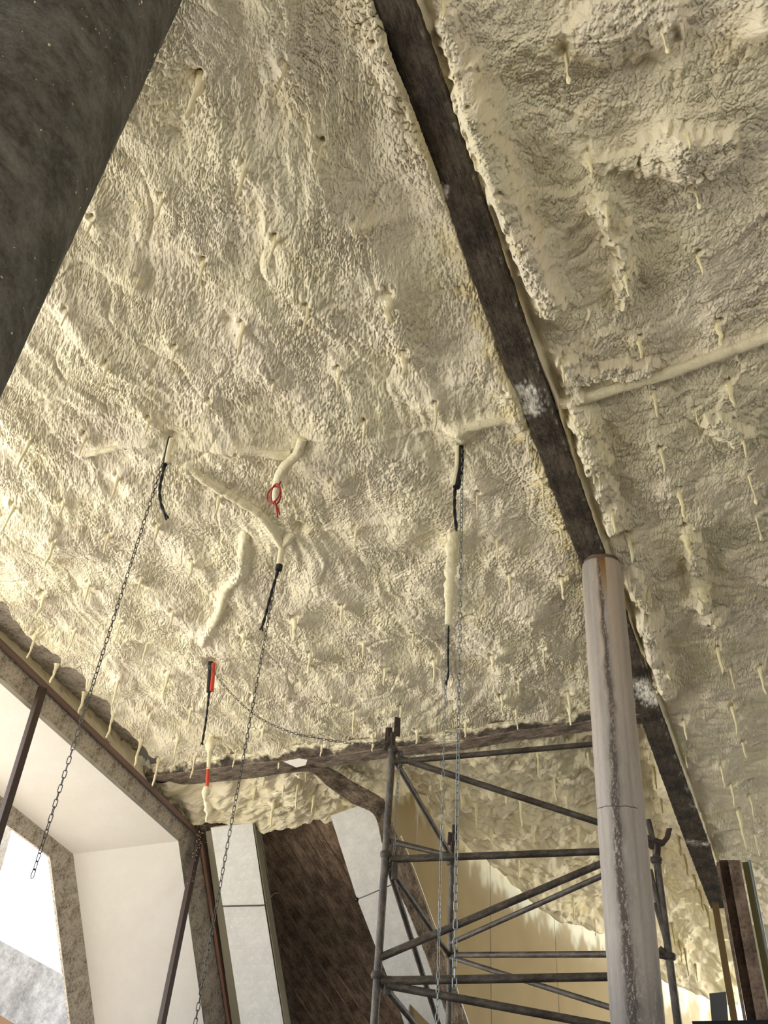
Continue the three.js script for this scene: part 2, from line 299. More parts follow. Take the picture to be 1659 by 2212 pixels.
function foamSheet(name, net, ns, nt, normal, height, tuck, yellow = () => 0, paint, sMap = (s) => s) {
  const cols = net[0].length, cc = [];
  for (let c = 0; c < cols; c++) cc.push(net.map(r => r[c]));
  const seg = (arr, t) => { const f = clamp(t) * (arr.length - 1), i = Math.min(arr.length - 2, Math.floor(f)); return [i, f - i]; };
  const cat = (arr, t, o) => { // Catmull-Rom
    const [i, k] = seg(arr, t), p1 = arr[i], p2 = arr[i + 1], p0 = arr[i - 1] ?? p1.clone().multiplyScalar(2).sub(p2), p3 = arr[i + 2] ?? p2.clone().multiplyScalar(2).sub(p1);
    for (const a of ['x', 'y', 'z']) o[a] = 0.5 * (2 * p1[a] + (p2[a] - p0[a]) * k + (2 * p0[a] - 5 * p1[a] + 4 * p2[a] - p3[a]) * k * k + (3 * p1[a] - p0[a] - 3 * p2[a] + p3[a]) * k * k * k);
    return o;
  };
  const n = (ns + 1) * (nt + 1), base = new Float32Array(n * 3), pos = new Float32Array(n * 3), uv = new Float32Array(n * 2), col = new Float32Array(n * 3), o = V(0, 0, 0);
  for (let j = 0; j <= nt; j++) {
    const row = cc.map(c => cat(c, j / nt, V(0, 0, 0)));
    for (let i = 0; i <= ns; i++) { cols > 2 ? cat(row, sMap(i / ns), o) : o.lerpVectors(row[0], row[1], i / ns); base.set([o.x, o.y, o.z], (j * (ns + 1) + i) * 3); }
  }
  const B = (i, j, q) => q.fromArray(base, (j * (ns + 1) + i) * 3), p = V(0, 0, 0), a = V(0, 0, 0), b = V(0, 0, 0), nn = V(0, 0, 0);
  for (let j = 0; j <= nt; j++) {
    const e0 = B(0, j, V(0, 0, 0)), e1 = B(ns, j, V(0, 0, 0));
    for (let i = 0; i <= ns; i++) {
      const k = j * (ns + 1) + i; B(i, j, p);
      if (normal.isVector3) nn.copy(normal);
      else { B(Math.min(ns, i + 6), j, a).sub(B(Math.max(0, i - 6), j, b)); const e = a.clone(); B(i, Math.min(nt, j + 6), a).sub(B(i, Math.max(0, j - 6), b)); nn.copy(e).cross(a).normalize(); if (nn.y > 0.2) nn.negate(); }
      const [u, v] = uvOf(p), dist = [p.distanceTo(e0), p.distanceTo(e1), 0, 0];
      B(i, nt, a); dist[3] = a.distanceTo(p); B(i, 0, a); dist[2] = a.distanceTo(p);
      let h = height(u, v, p, dist, nn), e = 0;
      for (let q = 0; q < 4; q++) if (tuck[q]) { const [w, d] = tuck[q], t = clamp(dist[q] / w); h -= d * (1 - t) * (1 - t); e = Math.max(e, 1 - dist[q] / (w * 2)); }
      pos.set([p.x + nn.x * h, p.y + nn.y * h, p.z + nn.z * h], k * 3); uv.set([u, v], k * 2);
      const y = clamp(sst(0.15, 0.9, N2(u * 1.3 + 7, v * 1.3) * 0.6 + 0.35 * N2b(u * 5, v * 5)) * 0.55 + yellow(u, v, e, dist)), z = clamp(0.5 + 0.7 * N2b(u * 0.9 - 3, v * 0.9));
      for (let q = 0; q < 3; q++) col[k * 3 + q] = mix(mix(FOAM[0][q], FOAM[2][q], z), FOAM[1][q], y);
      if (paint) paint(p, col, k * 3, i / ns, j / nt);
    }
  }
  const idx = new Uint32Array(ns * nt * 6); let m = 0;
  for (let j = 0; j < nt; j++) for (let i = 0; i < ns; i++) { const q = j * (ns + 1) + i, r = q + ns + 1; idx.set([q, q + 1, r, q + 1, r + 1, r], m); m += 6; }
  const g = new THREE.BufferGeometry();
  g.setAttribute('position', new THREE.BufferAttribute(pos, 3)); g.setAttribute('uv', new THREE.BufferAttribute(uv, 2)); g.setAttribute('color', new THREE.BufferAttribute(col, 3));
  g.setIndex(new THREE.BufferAttribute(idx, 1)); g.computeVertexNormals();
  const nm = g.attributes.normal; let s = 0; for (let k = 0; k < n; k += 97) s += nm.getY(k); if (s > 0 && (normal.isVector3 ? normal.y < 0 : true)) { for (let k = 0; k < idx.length; k += 3) { const t = idx[k]; idx[k] = idx[k + 1]; idx[k + 1] = t; } g.computeVertexNormals(); }
  return mesh(name, g, M.foam, scene, 'structure');
}
// things that shape the foam where they come out of it: drips and buried pipes, as [u, v, ...] in buckets of 0.5 m
function features() {
  const map = new Map(), key = (i, j) => i * 1000 + j;
  return {
    add(u, v, reach, f) { for (let i = Math.floor((u - reach) / 0.5); i <= Math.floor((u + reach) / 0.5); i++) for (let j = Math.floor((v - reach) / 0.5); j <= Math.floor((v + reach) / 0.5); j++) { const k = key(i, j); if (!map.has(k)) map.set(k, []); map.get(k).push([u, v, f]); } },
    sum(u, v) { const l = map.get(key(Math.floor(u / 0.5), Math.floor(v / 0.5))); let s = 0; if (l) for (const [a, b, f] of l) s += f(u - a, v - b); return s; },
  };
}
const gauss = (x, y, r) => { const d = (x * x + y * y) / (r * r); return d > 9 ? 0 : Math.exp(-d); };

// pixel of root, row of the tip, width in pixels
const dripsL = [
  [620, 140, 208, 13], [432, 182, 262, 24], [537, 354, 430, 15], [700, 308, 378, 9], [356, 424, 481, 11], [205, 472, 533, 9], [601, 507, 572, 11], [445, 562, 622, 11], [305, 596, 661, 7], [670, 658, 721, 11], [157, 660, 706, 7], [530, 700, 768, 13], [772, 478, 522, 8], [810, 100, 146, 8], [275, 236, 294, 22],
  [385, 745, 806, 8], [243, 776, 846, 10], [454, 866, 924, 7], [595, 822, 876, 7], [735, 796, 846, 11], [790, 910, 963, 8], [325, 903, 941, 8], [187, 941, 986, 9], [72, 942, 1016, 10], [259, 1026, 1086, 9], [145, 1076, 1116, 8], [33, 1090, 1148, 9], [397, 1006, 1041, 6], [345, 1130, 1173, 9], [235, 1158, 1196, 9], [124, 1161, 1226, 10], [420, 1208, 1256, 10], [309, 1243, 1281, 9], [197, 1256, 1306, 8], [102, 1278, 1336, 12], [377, 1316, 1366, 8], [262, 1341, 1386, 6], [165, 1358, 1413, 6], [319, 1388, 1441, 7], [71, 1383, 1423, 8], [125, 1434, 1477, 9],
  [772, 1136, 1186, 9], [720, 1036, 1081, 9], [742, 1301, 1346, 8], [787, 1386, 1431, 9], [675, 1400, 1456, 10], [640, 1336, 1381, 15], [532, 1361, 1396, 11], [522, 973, 1006, 6], [475, 1075, 1121, 10],
  [260, 1462, 1528, 8], [365, 1454, 1513, 9], [327, 1540, 1583, 7], [387, 1590, 1642, 8], [423, 1631, 1682, 7], [511, 1618, 1659, 6], [523, 1509, 1566, 6], [186, 1492, 1543, 9], [239, 1552, 1596, 9], [298, 1612, 1656, 9], [337, 1651, 1699, 9], [416, 1525, 1563, 8],
  [620, 1500, 1537, 7], [716, 1500, 1520, 6], [571, 1568, 1604, 6], [671, 1540, 1587, 5], [767, 1530, 1591, 8], [868, 1520, 1557, 9], [903, 1568, 1607, 9], [1006, 1553, 1594, 9], [807, 1585, 1625, 9], [697, 1606, 1635, 7], [606, 1628, 1662, 8],
  [876, 762, 823, 20], [944, 862, 931, 10], [1139, 925, 991, 8], [1031, 1062, 1121, 5], [1074, 1160, 1208, 9], [1101, 1240, 1301, 11], [1214, 1240, 1296, 12], [1174, 1396, 1451, 6], [1144, 1325, 1376, 4], [939, 1426, 1479, 9], [834, 1436, 1481, 9], [845, 642, 694, 26], [1092, 840, 886, 8], [1172, 1030, 1102, 7], [1210, 1130, 1180, 9], [894, 1362, 1398, 8], [1065, 1412, 1452, 12], [1120, 1460, 1500, 7], [1085, 1500, 1545, 9], [990, 1500, 1540, 7], [1228, 1500, 1560, 9], [1115, 1520, 1566, 6], [1050, 1570, 1590, 5]];
const dripsR = [
  [961, 8, 40, 11], [1424, 62, 115, 9, 1], [1221, 122, 181, 10, 1], [1014, 215, 253, 10], [1081, 393, 436, 9], [1121, 505, 556, 9], [1166, 633, 686, 10], [1271, 336, 385, 12], [1474, 273, 321, 10], [1496, 401, 450, 9, 1], [1304, 426, 486, 12], [1344, 565, 641, 9], [1504, 545, 596, 9], [1549, 700, 747, 17], [1379, 730, 776, 13], [1214, 770, 826, 9], [1256, 895, 934, 12], [1281, 1010, 1046, 9], [1321, 1095, 1153, 10], [1359, 1165, 1216, 12], [1376, 1265, 1308, 10], [1409, 1340, 1392, 7], [1438, 1425, 1469, 10], [1574, 830, 877, 15], [1411, 845, 901, 11], [1424, 956, 1021, 9], [1596, 926, 988, 8], [1614, 1016, 1091, 8, 1], [1631, 1112, 1168, 7, 1], [1464, 1052, 1121, 13], [1479, 1146, 1211, 17], [1511, 1245, 1302, 24], [1549, 1396, 1456, 10], [1575, 1435, 1490, 6],
  [1477, 1554, 1599, 8], [1580, 1520, 1588, 9], [1602, 1592, 1639, 8], [1577, 1686, 1743, 8], [1594, 1750, 1838, 10], [1556, 1650, 1702, 6], [1480, 1630, 1660, 5], [1640, 1440, 1500, 10], [1655, 1240, 1290, 12], [1500, 880, 920, 6], [1540, 1330, 1362, 16], [1620, 1720, 1770, 6], [1630, 1800, 1850, 6], [1650, 40, 90, 24]];
// on the farther ceiling: pixel of root, row of tip, width, depth
const dripsFar = [
  [571, 1682, 1704, 6, 12], [661, 1672, 1690, 5, 12], [644, 1694, 1751, 7, 12.2], [590, 1740, 1786, 9, 12.6], [678, 1722, 1759, 7, 12.4], [683, 1743, 1768, 4, 12.6], [613, 1700, 1730, 5, 12.2], [551, 1706, 1735, 6, 12.2],
  [857, 1669, 1720, 11, 11.2], [954, 1676, 1708, 11, 11], [999, 1716, 1747, 13, 11.4], [1094, 1710, 1738, 16, 11.6], [1029, 1745, 1793, 6, 12], [957, 1755, 1800, 5, 12.4], [1062, 1795, 1840, 9, 12.6], [1125, 1732, 1787, 9, 11.8], [1151, 1790, 1833, 9, 12.6], [1248, 1783, 1831, 10, 12.4], [1224, 1726, 1776, 8, 11.5], [1198, 1682, 1731, 7, 10.9], [1117, 1543, 1577, 6, 9.4], [1229, 1534, 1568, 8, 9.2], [1120, 1864, 1912, 5, 13.5], [1238, 1944, 1988, 6, 14.3], [1285, 1990, 2022, 6, 14.6], [1270, 1628, 1660, 7, 10.2], [1162, 1630, 1680, 5, 10.4],
  [1465, 1806, 1850, 6, 11.4], [1480, 1850, 1893, 6, 11.8], [1500, 1893, 1922, 7, 12], [1512, 1925, 1968, 6, 12.2], [1527, 1960, 2012, 8, 12.4], [1452, 1998, 2046, 5, 14.2], [1468, 2035, 2080, 5, 14.4], [1480, 2055, 2111, 5, 14.6], [1502, 2083, 2120, 5, 14.7], [1428, 1725, 1758, 6, 10.6], [1412, 1655, 1705, 7, 10]];

const fL = features(), fR = features(), pipesL = [], pipesR = [];
const dripFeature = (F, p, r) => {
  const [u, v] = uvOf(p), k = clamp(r / 0.03, 0.7, 1.5), w = N2(u * 9, v * 9), deep = 0.5 + 0.7 * Math.max(0, N2b(u * 31, v * 31) + 0.3);
  F.add(u, v, 0.45, (x, y) => 0.032 * k * gauss(x, y * 0.8, 0.055 + 0.02 * k) - 0.1 * deep * k * gauss(x - 0.02 * w + 0.012 * N2(y * 40 + u, 3), (y + 0.048 * k) * (x * w > 0 ? 1.5 : 0.9), 0.034 * k) + 0.034 * gauss(x - 0.08 * w - y * 0.3, y * 0.6, 0.13));
};
for (const d of dripsL) { const rim = d[1] > 1370 && d[0] < 345 && d[1] > 1310 + d[0] * 1.0; d.p = on(planeL, d[0] + (rim ? 9 : 0), d[1] - (rim ? 15 : 0)); d.r = d[3] / 2 * -toCam(d.p).z / F; dripFeature(fL, d.p, d.r); }
for (const d of dripsR) { d.p = on(planeR, d[0], d[1]); d.r = d[3] / 2 * -toCam(d.p).z / F; dripFeature(fR, d.p, d.r); }
// hollows and pits seen in the spray: [pixel, radius in metres, depth]
for (const [x, y, r, h] of [[520, 30, 0.13, -0.07], [415, 180, 0.1, -0.06], [385, 290, 0.07, -0.05], [690, 190, 0.06, -0.03], [320, 605, 0.08, -0.05], [495, 690, 0.07, -0.06], [600, 640, 0.5, 0.05], [640, 420, 0.35, 0.05], [830, 560, 0.3, 0.04], [260, 640, 0.4, 0.04], [650, 1135, 0.07, -0.06], [900, 1130, 0.3, 0.03], [372, 945, 0.09, -0.09], [462, 1428, 0.1, -0.08], [870, 1200, 0.2, -0.03], [620, 250, 0.12, -0.03], [1000, 935, 0.1, 0.09], [1020, 1060, 0.16, 0.05], [980, 1180, 0.1, 0.06], [1090, 1400, 0.09, 0.06], [1080, 1450, 0.09, 0.06]]) { const p = on(planeL, x, y), [u, v] = uvOf(p); fL.add(u, v, r * 3, (a, b) => h * gauss(a, b, r)); }
const lumps = []; // knobbly heaps along the beam on the right ceiling
for (const [x, y, r, h] of [[968, 60, 0.1, 0.03], [985, 120, 0.1, 0.05], [1012, 195, 0.12, 0.08], [1030, 240, 0.13, 0.1], [1042, 275, 0.1, 0.09], [1060, 330, 0.13, 0.1], [1078, 375, 0.11, 0.08], [1102, 440, 0.13, 0.1], [1122, 490, 0.1, 0.07], [1140, 530, 0.13, 0.1], [1165, 580, 0.12, 0.09], [1190, 640, 0.12, 0.05], [1235, 790, 0.1, 0.05], [1262, 900, 0.12, 0.08], [1278, 965, 0.12, 0.08], [1325, 1130, 0.1, 0.07], [1370, 1240, 0.12, 0.05], [1395, 1330, 0.12, 0.08], [1405, 1400, 0.12, 0.09], [1425, 1470, 0.12, 0.08], [1440, 320, 0.17, 0.07], [1500, 320, 0.2, 0.05], [1310, 60, 0.16, 0.05], [1410, 100, 0.12, -0.07], [1222, 112, 0.06, -0.08], [1530, 1330, 0.1, 0.06], [1500, 1300, 0.12, 0.05], [1440, 1060, 0.1, 0.05], [1330, 620, 0.3, 0.04], [1160, 180, 0.3, -0.05], [1345, 1160, 0.11, -0.12], [1312, 1080, 0.06, -0.09], [1640, 40, 0.08, 0.08], [1533, 1334, 0.035, -0.16]]) { const p = on(planeR, x, y), [u, v] = uvOf(p); fR.add(u, v, r * 3, (a, b) => h * gauss(a, b, r)); if (h > 0.025 && r < 0.2) lumps.push([u, v, r * 1.2]); }
// foam-buried pipe runs raise a ridge
const ridge = (F, pl, pts, r, h) => { const c = new THREE.CatmullRomCurve3(pts.map(([x, y]) => on(pl, x, y))), n = Math.ceil(c.getLength() / (r * 0.5)); for (let i = 0; i <= n; i++) { const [u, v] = uvOf(c.getPointAt(i / n)); F.add(u, v, r * 3, (a, b) => h * 0.28 * gauss(a, b, r)); } };
ridge(fL, planeL, [[172, 985], [250, 965], [330, 958]], 0.035, 0.04);
ridge(fL, planeL, [[430, 962], [520, 966], [615, 977]], 0.05, 0.05);
ridge(fL, planeL, [[407, 1006], [480, 1050], [560, 1100], [610, 1165]], 0.06, 0.05);
ridge(fL, planeL, [[1125, 895], [1050, 905], [970, 928]], 0.05, 0.05);
ridge(fL, planeL, [[527, 1165], [524, 1230], [492, 1266], [475, 1315], [440, 1385]], 0.06, 0.05);
ridge(fL, planeL, [[655, 945], [700, 945], [790, 948], [880, 940], [950, 928]], 0.03, 0.018);
ridge(fL, planeL, [[660, 1145], [760, 1135], [870, 1122]], 0.035, 0.02);
ridge(fL, planeL, [[560, 700], [680, 680], [820, 640]], 0.04, 0.02);
ridge(fL, planeL, [[770, 490], [850, 470], [940, 445]], 0.05, 0.03);
ridge(fR, planeR, [[1205, 865], [1320, 832], [1440, 795], [1560, 752], [1700, 702]], 0.05, 0.04);
ridge(fR, planeR, [[1300, 425], [1316, 480], [1340, 530], [1350, 640]], 0.05, 0.04);
ridge(fR, planeR, [[1490, 1150], [1505, 1220], [1515, 1300]], 0.06, 0.05);

function popcorn(u, v, size, stretch, turn) { // rounded cells, longer one way; turn is fixed, the bending comes from a slow warp
  const wu = u + 0.02 * N2(u * 14, v * 14) + 0.22 * N2(u * 0.9 + 7, v * 0.9), wv = v + 0.02 * N2b(u * 14, v * 14) + 0.22 * N2b(u * 0.9, v * 0.9 + 5), c = Math.cos(turn), s = Math.sin(turn);
  const [a, b] = worley((c * wu + s * wv) / size, (c * wv - s * wu) / (size * stretch));
  return clamp(1 - a * a * 1.35) - 0.55 * (1 - sst(0, 0.22, b - a));
}
const CLOT = on(planeL, 850, 190).dot(DIR);
function heightL(u, v, p, d) {
  const a = u + 0.45 * N2(u * 0.45, v * 0.45) + 0.12 * v, b = v + 0.4 * N2b(u * 0.4, v * 0.4);
  let h = 0.05 * N2(u * 0.8, v * 0.8) + 0.024 * N2b(u * 1.9 + 4, v * 1.5) + 0.012 * N2(a * 4.2 + 9, b * 1.6) + 0.005 * N2b(u * 8, v * 7) + 0.003 * N2(u * 17, v * 15);
  const rough = sst(-0.6, 0.7, N2(u * 0.9 + 40, v * 0.9) + 0.6 * N2b(u * 2.6, v * 2.6));
  const lobe = worley(u * 1.35 + 0.3 * N2(u * 1.1, v * 1.1 + 3), v * 1.0 + 0.3 * N2b(u * 1.1, v * 1.1), 0.9), lobe2 = worley(u * 2.6 + 0.3 * N2(u * 2, v * 2 + 9) + 5, v * 2.1 + 0.3 * N2b(u * 2, v * 2), 0.9);
  h += 0.032 * (lobe[2] - 0.5) * sst(0, 0.14, lobe[1] - lobe[0]) - 0.007 * (1 - sst(0, 0.05, lobe[1] - lobe[0])) + 0.014 * (lobe2[2] - 0.5) * sst(0, 0.16, lobe2[1] - lobe2[0]);
  h += (0.0075 + 0.0065 * rough) * popcorn(u, v, 0.0225, 1.9, -0.5);
  if (rough > 0.3) h += 0.007 * (rough - 0.3) * popcorn(u + 5, v + 3, 0.05, 1.5, -0.3);
  h += fL.sum(u, v);
  // coarse clotted beads against the beam at the near end
  const clot = (1 - sst(0.05, 0.3, d[1] + 0.08 * N2(u * 3, v * 3))) * sst(CLOT + 0.9, CLOT - 0.2, v + 0.3 * N2(u * 2, v * 2));
  if (clot > 0.01) h += clot * 0.035 * popcorn(u + 1, v, 0.075, 1.1, 0);
  return h + 0.03 * (1 - sst(0.0, 0.35, d[1]));
}
const bands = [[1003, 160, 1036, 282, 0.105, 0.08], [1062, 312, 1086, 385, 0.11, 0.08], [1086, 385, 1122, 482, 0.115, 0.085], [1130, 492, 1163, 590, 0.115, 0.075], [1165, 585, 1196, 640, 0.1, 0.06], [962, 40, 985, 120, 0.07, 0.05], [1222, 770, 1238, 850, 0.07, 0.04], [1252, 882, 1290, 990, 0.11, 0.075], [1305, 1040, 1325, 1120, 0.09, 0.05], [1366, 1230, 1390, 1300, 0.08, 0.05], [1392, 1325, 1440, 1490, 0.11, 0.07], [1420, 318, 1535, 322, 0.16, 0.055], [1262, 806, 1392, 786, 0.08, 0.045], [1300, 60, 1400, 40, 0.2, 0.05], [1290, 425, 1310, 490, 0.06, 0.04], [1340, 480, 1348, 640, 0.05, 0.035], [1492, 1150, 1518, 1300, 0.07, 0.05], [1540, 900, 1600, 930, 0.1, 0.03], [1280, 350, 1370, 335, 0.06, 0.03]].map(([a, b, c, e, r, h]) => [...uvOf(on(planeR, a, b)), ...uvOf(on(planeR, c, e)), r, h]);
function bandAt(u, v) { // heaped strips of foam with a steep, knobbly rim: [height, share]
  let h = 0, k = 0; const w = 0.025 * N2(u * 13, v * 13) + 0.03 * N2b(u * 5, v * 5);
  for (const [a, b, c, e, r, z] of bands) { const x = c - a, y = e - b, t = clamp(((u - a) * x + (v - b) * y) / (x * x + y * y)), d = Math.hypot(u - a - x * t, v - b - y * t) + w, q = sst(r * 1.08, r * 0.62, d); if (q) { h = Math.max(h, q * z); k = Math.max(k, q); } }
  return [h, k];
}
const bubbles = (u, v, size) => { const wu = u + 0.012 * N2(u * 20, v * 20), wv = v + 0.012 * N2b(u * 20, v * 20), a = worley(wu / size, wv / size)[0], b = worley(wu / size * 1.9 + 4, wv / size * 1.9)[0]; return Math.sqrt(Math.max(0, 1 - a * a * 1.2)) + 0.4 * Math.sqrt(Math.max(0, 1 - b * b * 1.2)); };
const cracked = (u, v, size, st, turn) => { const wu = u + 0.025 * N2(u * 9, v * 9) + 0.2 * N2(u * 0.8 + 3, v * 0.8), wv = v + 0.025 * N2b(u * 9, v * 9) + 0.2 * N2b(u * 0.8, v * 0.8), c = Math.cos(turn), s = Math.sin(turn), [a, b, id] = worley((c * wu + s * wv) / size, (c * wv - s * wu) / (size * st)); return sst(0, 0.2, b - a) * (0.75 + 0.5 * id) - 0.25 * a * a; };
function heightR(u, v, p, d) {
  let h = 0.04 * N2(u * 0.9 + 60, v * 0.9) + 0.014 * N2b(u * 2.3, v * 2.3) + 0.009 * N2(u * 6, v * 8);
  // overlapping square passes of the spray gun
  const w1 = worley(u * 1.9 + 0.18 * N2(u * 3, v * 3), v * 2.6 + 0.18 * N2b(u * 3, v * 3), 0.8), w2 = worley(u * 3.7 + 8 + 0.2 * N2b(u * 4, v * 4), v * 4.4, 0.9);
  h += 0.036 * (w1[2] - 0.5) * sst(0, 0.1, w1[1] - w1[0]) + 0.022 * (w2[2] - 0.5) * sst(0, 0.12, w2[1] - w2[0]);
  const [bh, bk] = bandAt(u, v); h += bh;
  const far = sst(5.5, 9, v);
  h += far * 0.014 * N2(u * 2.2, v * 7.5);
  let lump = 0; for (const [a, b, r] of lumps) lump = Math.max(lump, gauss(u - a, v - b, r));
  const rough = sst(-0.7, 0.6, N2(u * 1.1, v * 1.1 + 12)), big = 0.25 + 0.75 * sst(-0.2, 0.5, N2b(u * 1.4, v * 1.4 + 70));
  h += (0.0065 + 0.004 * rough) * (1 - 0.6 * far) * popcorn(u, v, 0.025, 1.25, 0.9) + 0.009 * big * (1 - 0.4 * far) * cracked(u + 3, v, 0.052, 1.25, -0.6) + Math.max(bk, lump * 0.7) * 0.038 * bubbles(u + 7, v, 0.06);
  h += fR.sum(u, v);
  const lip = 1 - sst(0.03, 0.05, d[0] + 0.012 * N2(v * 2, 7));
  return mix(h - 0.035 * gauss(d[0] - 0.07, 0, 0.022), mix(0.095, 0.05, far) + 0.014 * N2(v * 3, 2) + 0.006 * N2(v * 11, u * 11), lip);
}
const along = (list, y) => { for (let i = 1; i < list.length; i++) if (y <= list[i][1] || i === list.length - 1 && y < list[0][1]) { const [a, b] = [list[i - 1], list[i]]; return mix(a[0], b[0], (y - a[1]) / (b[1] - a[1])); } return list[list.length - 1][0]; };
// the ceiling left of the beam
const leftPath = [[-400, -620], [-250, -150], [-250, 230], [-250, 600], [-250, 960], [-120, 1225], [-20, 1300]];
const rightRows = [-620, -150, 130, 430, 740, 1000, 1120];
const scallop = (x) => { const k = (x - 71) / 54.5; return 17 * Math.pow(Math.abs(Math.sin(Math.PI * k)), 0.55) * (0.75 + 0.5 * N2(k * 1.3, 5)); };
const netL = leftPath.map(([x, y], i) => [on(planeL, x, y), on(planeL, (rightRows[i] < -160 ? 748 + (rightRows[i] + 160) * 0.34 : along(beamL, rightRows[i])) + 9, rightRows[i])]);
for (let i = 1; i <= 48; i++) {
  const t = i / 48, x = mix(-20, 345, t), y = mix(1300, 1662, t) + 6 * Math.sin(t * 9), c = scallop(x), yr = mix(1120, 1532, t), foot = 5 * Math.max(0, N2(i * 0.6, 3));
  netL.push([on(planeL, x + c * 0.6, y - c), on(planeL, along(beamL, yr) + 9, yr - (i > 44 ? foot : 0))]);
}
{ // even spacing of the rows: fewer, evenly spread, before the scalloped stretch is taken one row at a time
  const even = []; for (let i = 0; i < 6; i++) for (let k = 0; k < 16; k++) { const t = k / 16; even.push([0, 1].map(c => netL[i][c].clone().lerp(netL[i + 1][c], t))); }
  netL.splice(0, 6, ...even.filter((q, i) => i > 15 || i % 4 === 0));
}
const ceiling = foamSheet('ceiling', netL, 840, 800, planeL.normal, heightL, [[0.07, 0.28], [0.035, 0.05], null, [0.09, 0.16]], (u, v, e, d) => Math.max(0.55 * clamp(e), sst(0.22, 0.05, d[1] + 0.15 * N2(u * 4, v * 4)) * sst(CLOT + 0.3, CLOT + 1.4, v) * 0.9));
// the ceiling right of it
const netR = []; for (let i = 0; i <= 14; i++) { const y = mix(-160, 1868, i / 14); { const l = on(planeR, along(beamR, y) - 3, y), m = on(planeR, 1760, y - mix(50, 0, i / 14)); netR.push([l, m, m.clone().addScaledVector(m.clone().sub(l).normalize(), 3.2)]); } }
const ceilingR = foamSheet('ceiling', netR, 390, 900, planeR.normal, heightR, [[0.02, 0.1], null, null, [0.06, 0.2]], undefined, undefined, (s) => s < 0.88 ? s / 1.76 : 0.5 + (s - 0.88) / 0.24);
// the ceiling beyond the cross beam, turning down on to the end wall
const farTop = [[315, 1688, 12.4], [560, 1655, 11.9], [690, 1636, 11.4], [800, 1616, 11], [880, 1604, 10.7], [960, 1596, 10.4], [1080, 1578, 10], [1200, 1562, 9.6], [1310, 1548, 9.3], [1400, 1538, 9.1], [1445, 1650, 9.6], [1590, 1930, 12.6]];
const farLow = [[392, 1778, 13], [560, 1794, 13], [704, 1778, 13], [810, 1746, 13], [890, 1705, 14], [965, 1790, 14.4], [1080, 1892, 14.8], [1200, 1985, 15.2], [1318, 2022, 15.5], [1430, 2120, 15.6], [1525, 2158, 15.5], [1660, 2170, 15.2]];
const bend = (i) => i > 8 ? [0.7, 0.98] : i > 4 ? [0.55, 0.92] : [0.42, 0.78];
const netF = [farTop, ...[0.36, 0.7].map((f, n) => farTop.map((a, i) => [mix(a[0], farLow[i][0], f), mix(a[1], farLow[i][1], f), mix(a[2], farLow[i][2], bend(i)[n])])), farLow].map(r => r.map(a => at(...a)));
const fF = features();
for (const d of dripsFar) { d.p = at(d[0], d[1], d[4]); d.r = d[3] / 2 * d[4] / F; }
function heightF(u, v, p, d) {
  const y = p.y, end = sst(3.9, 3.0, y), wall = sst(13, 15.5, -p.z) * sst(1.4, 2.4, p.x);
  let h = 0.09 * N3(p.x * 0.9, p.y * 0.9, p.z * 0.9) + 0.07 * N3(p.x * 2.2, p.y * 2.6, p.z * 2.2) + 0.035 * N3(p.x * 5, p.y * 6, p.z * 5) + 0.01 * N3(p.x * 12, p.y * 12, p.z * 12);
  h += 0.018 * popcorn(u, v, 0.05, 1.5, 0.3);
  h += wall * 0.05 * N2(p.x * 0.9 + 0.4 * N2(p.x, p.y), p.y * 5.5);
  return h;
}
const ceilingF = foamSheet('ceiling', netF, 460, 200, 0, heightF, [null, null, null, [0.06, 0.1]], (u, v, e) => 0.25 + 0.4 * clamp(e));

// ---------- drips of foam, parts of the ceiling they hang from ----------
const dripShapes = [];
for (let k = 0; k < 10; k++) {
  const r = rng(500 + k), seg = 9, rows = 16, pos = [], uv = [], idx = [], bulb = k > 7, o1 = r() * 9;
  for (let j = 0; j <= rows; j++) {
    const t = j / rows, y = 0.12 - 1.12 * t;
    let R = mix(1.15, 0.62, t) + 1.3 * Math.pow(1 - t, 8) + 0.2 * N2(t * 5 + o1, k) + 0.12 * N2(t * 14 + o1, k + 9);
    if (bulb) R = mix(0.75, 0.5, t) + 1.5 * Math.pow(1 - t, 6) + 1.1 * gauss(t - 0.9, 0, 0.09) + 0.1 * N2(t * 12 + o1, k);
    R *= t > 0.94 ? Math.sqrt(Math.max(0, 1 - Math.pow((t - 0.94) / 0.06, 2))) * 0.98 + 0.02 : 1;
    const cx = 0.8 * N2(o1 + t * 1.6, 4) * t, cz = 0.8 * N2(o1 + t * 1.6, 8) * t;
    for (let i = 0; i <= seg; i++) { const a = i / seg * 2 * Math.PI, q = R * (1 + 0.18 * N2(Math.cos(a) + o1, Math.sin(a) + t * 6)); pos.push(cx + Math.cos(a) * q, y, cz + Math.sin(a) * q); uv.push(i / seg * 0.1, t * 0.3); }
  }
  for (let j = 0; j < rows; j++) for (let i = 0; i < seg; i++) { const a = j * (seg + 1) + i, b = a + seg + 1; idx.push(a, a + 1, b, a + 1, b + 1, b); }
  dripShapes.push(mergeVertices(buf(pos, uv, idx)));
}
for (const d of dripsL) { const [u, v] = uvOf(d.p); d.p.addScaledVector(planeL.normal, heightL(u, v, d.p, [1, 1, 1, 1]) - 0.01); }
for (const d of dripsR) { const [u, v] = uvOf(d.p); d.p.addScaledVector(planeR.normal, heightR(u, v, d.p, [1, 1, 1, 1]) - 0.01); }
{ // roots on the farther ceiling: where the line of sight meets it
  const rc = new THREE.Raycaster(), m = new THREE.Mesh(ceilingF.geometry, new THREE.MeshBasicMaterial({ side: THREE.DoubleSide }));
  for (const d of dripsFar) { rc.set(EYE, ray(d[0], d[1]).normalize()); const hit = rc.intersectObject(m)[0]; if (hit) { d.p = hit.point; d.r = d[3] / 2 * -toCam(d.p).z / F; } }
}
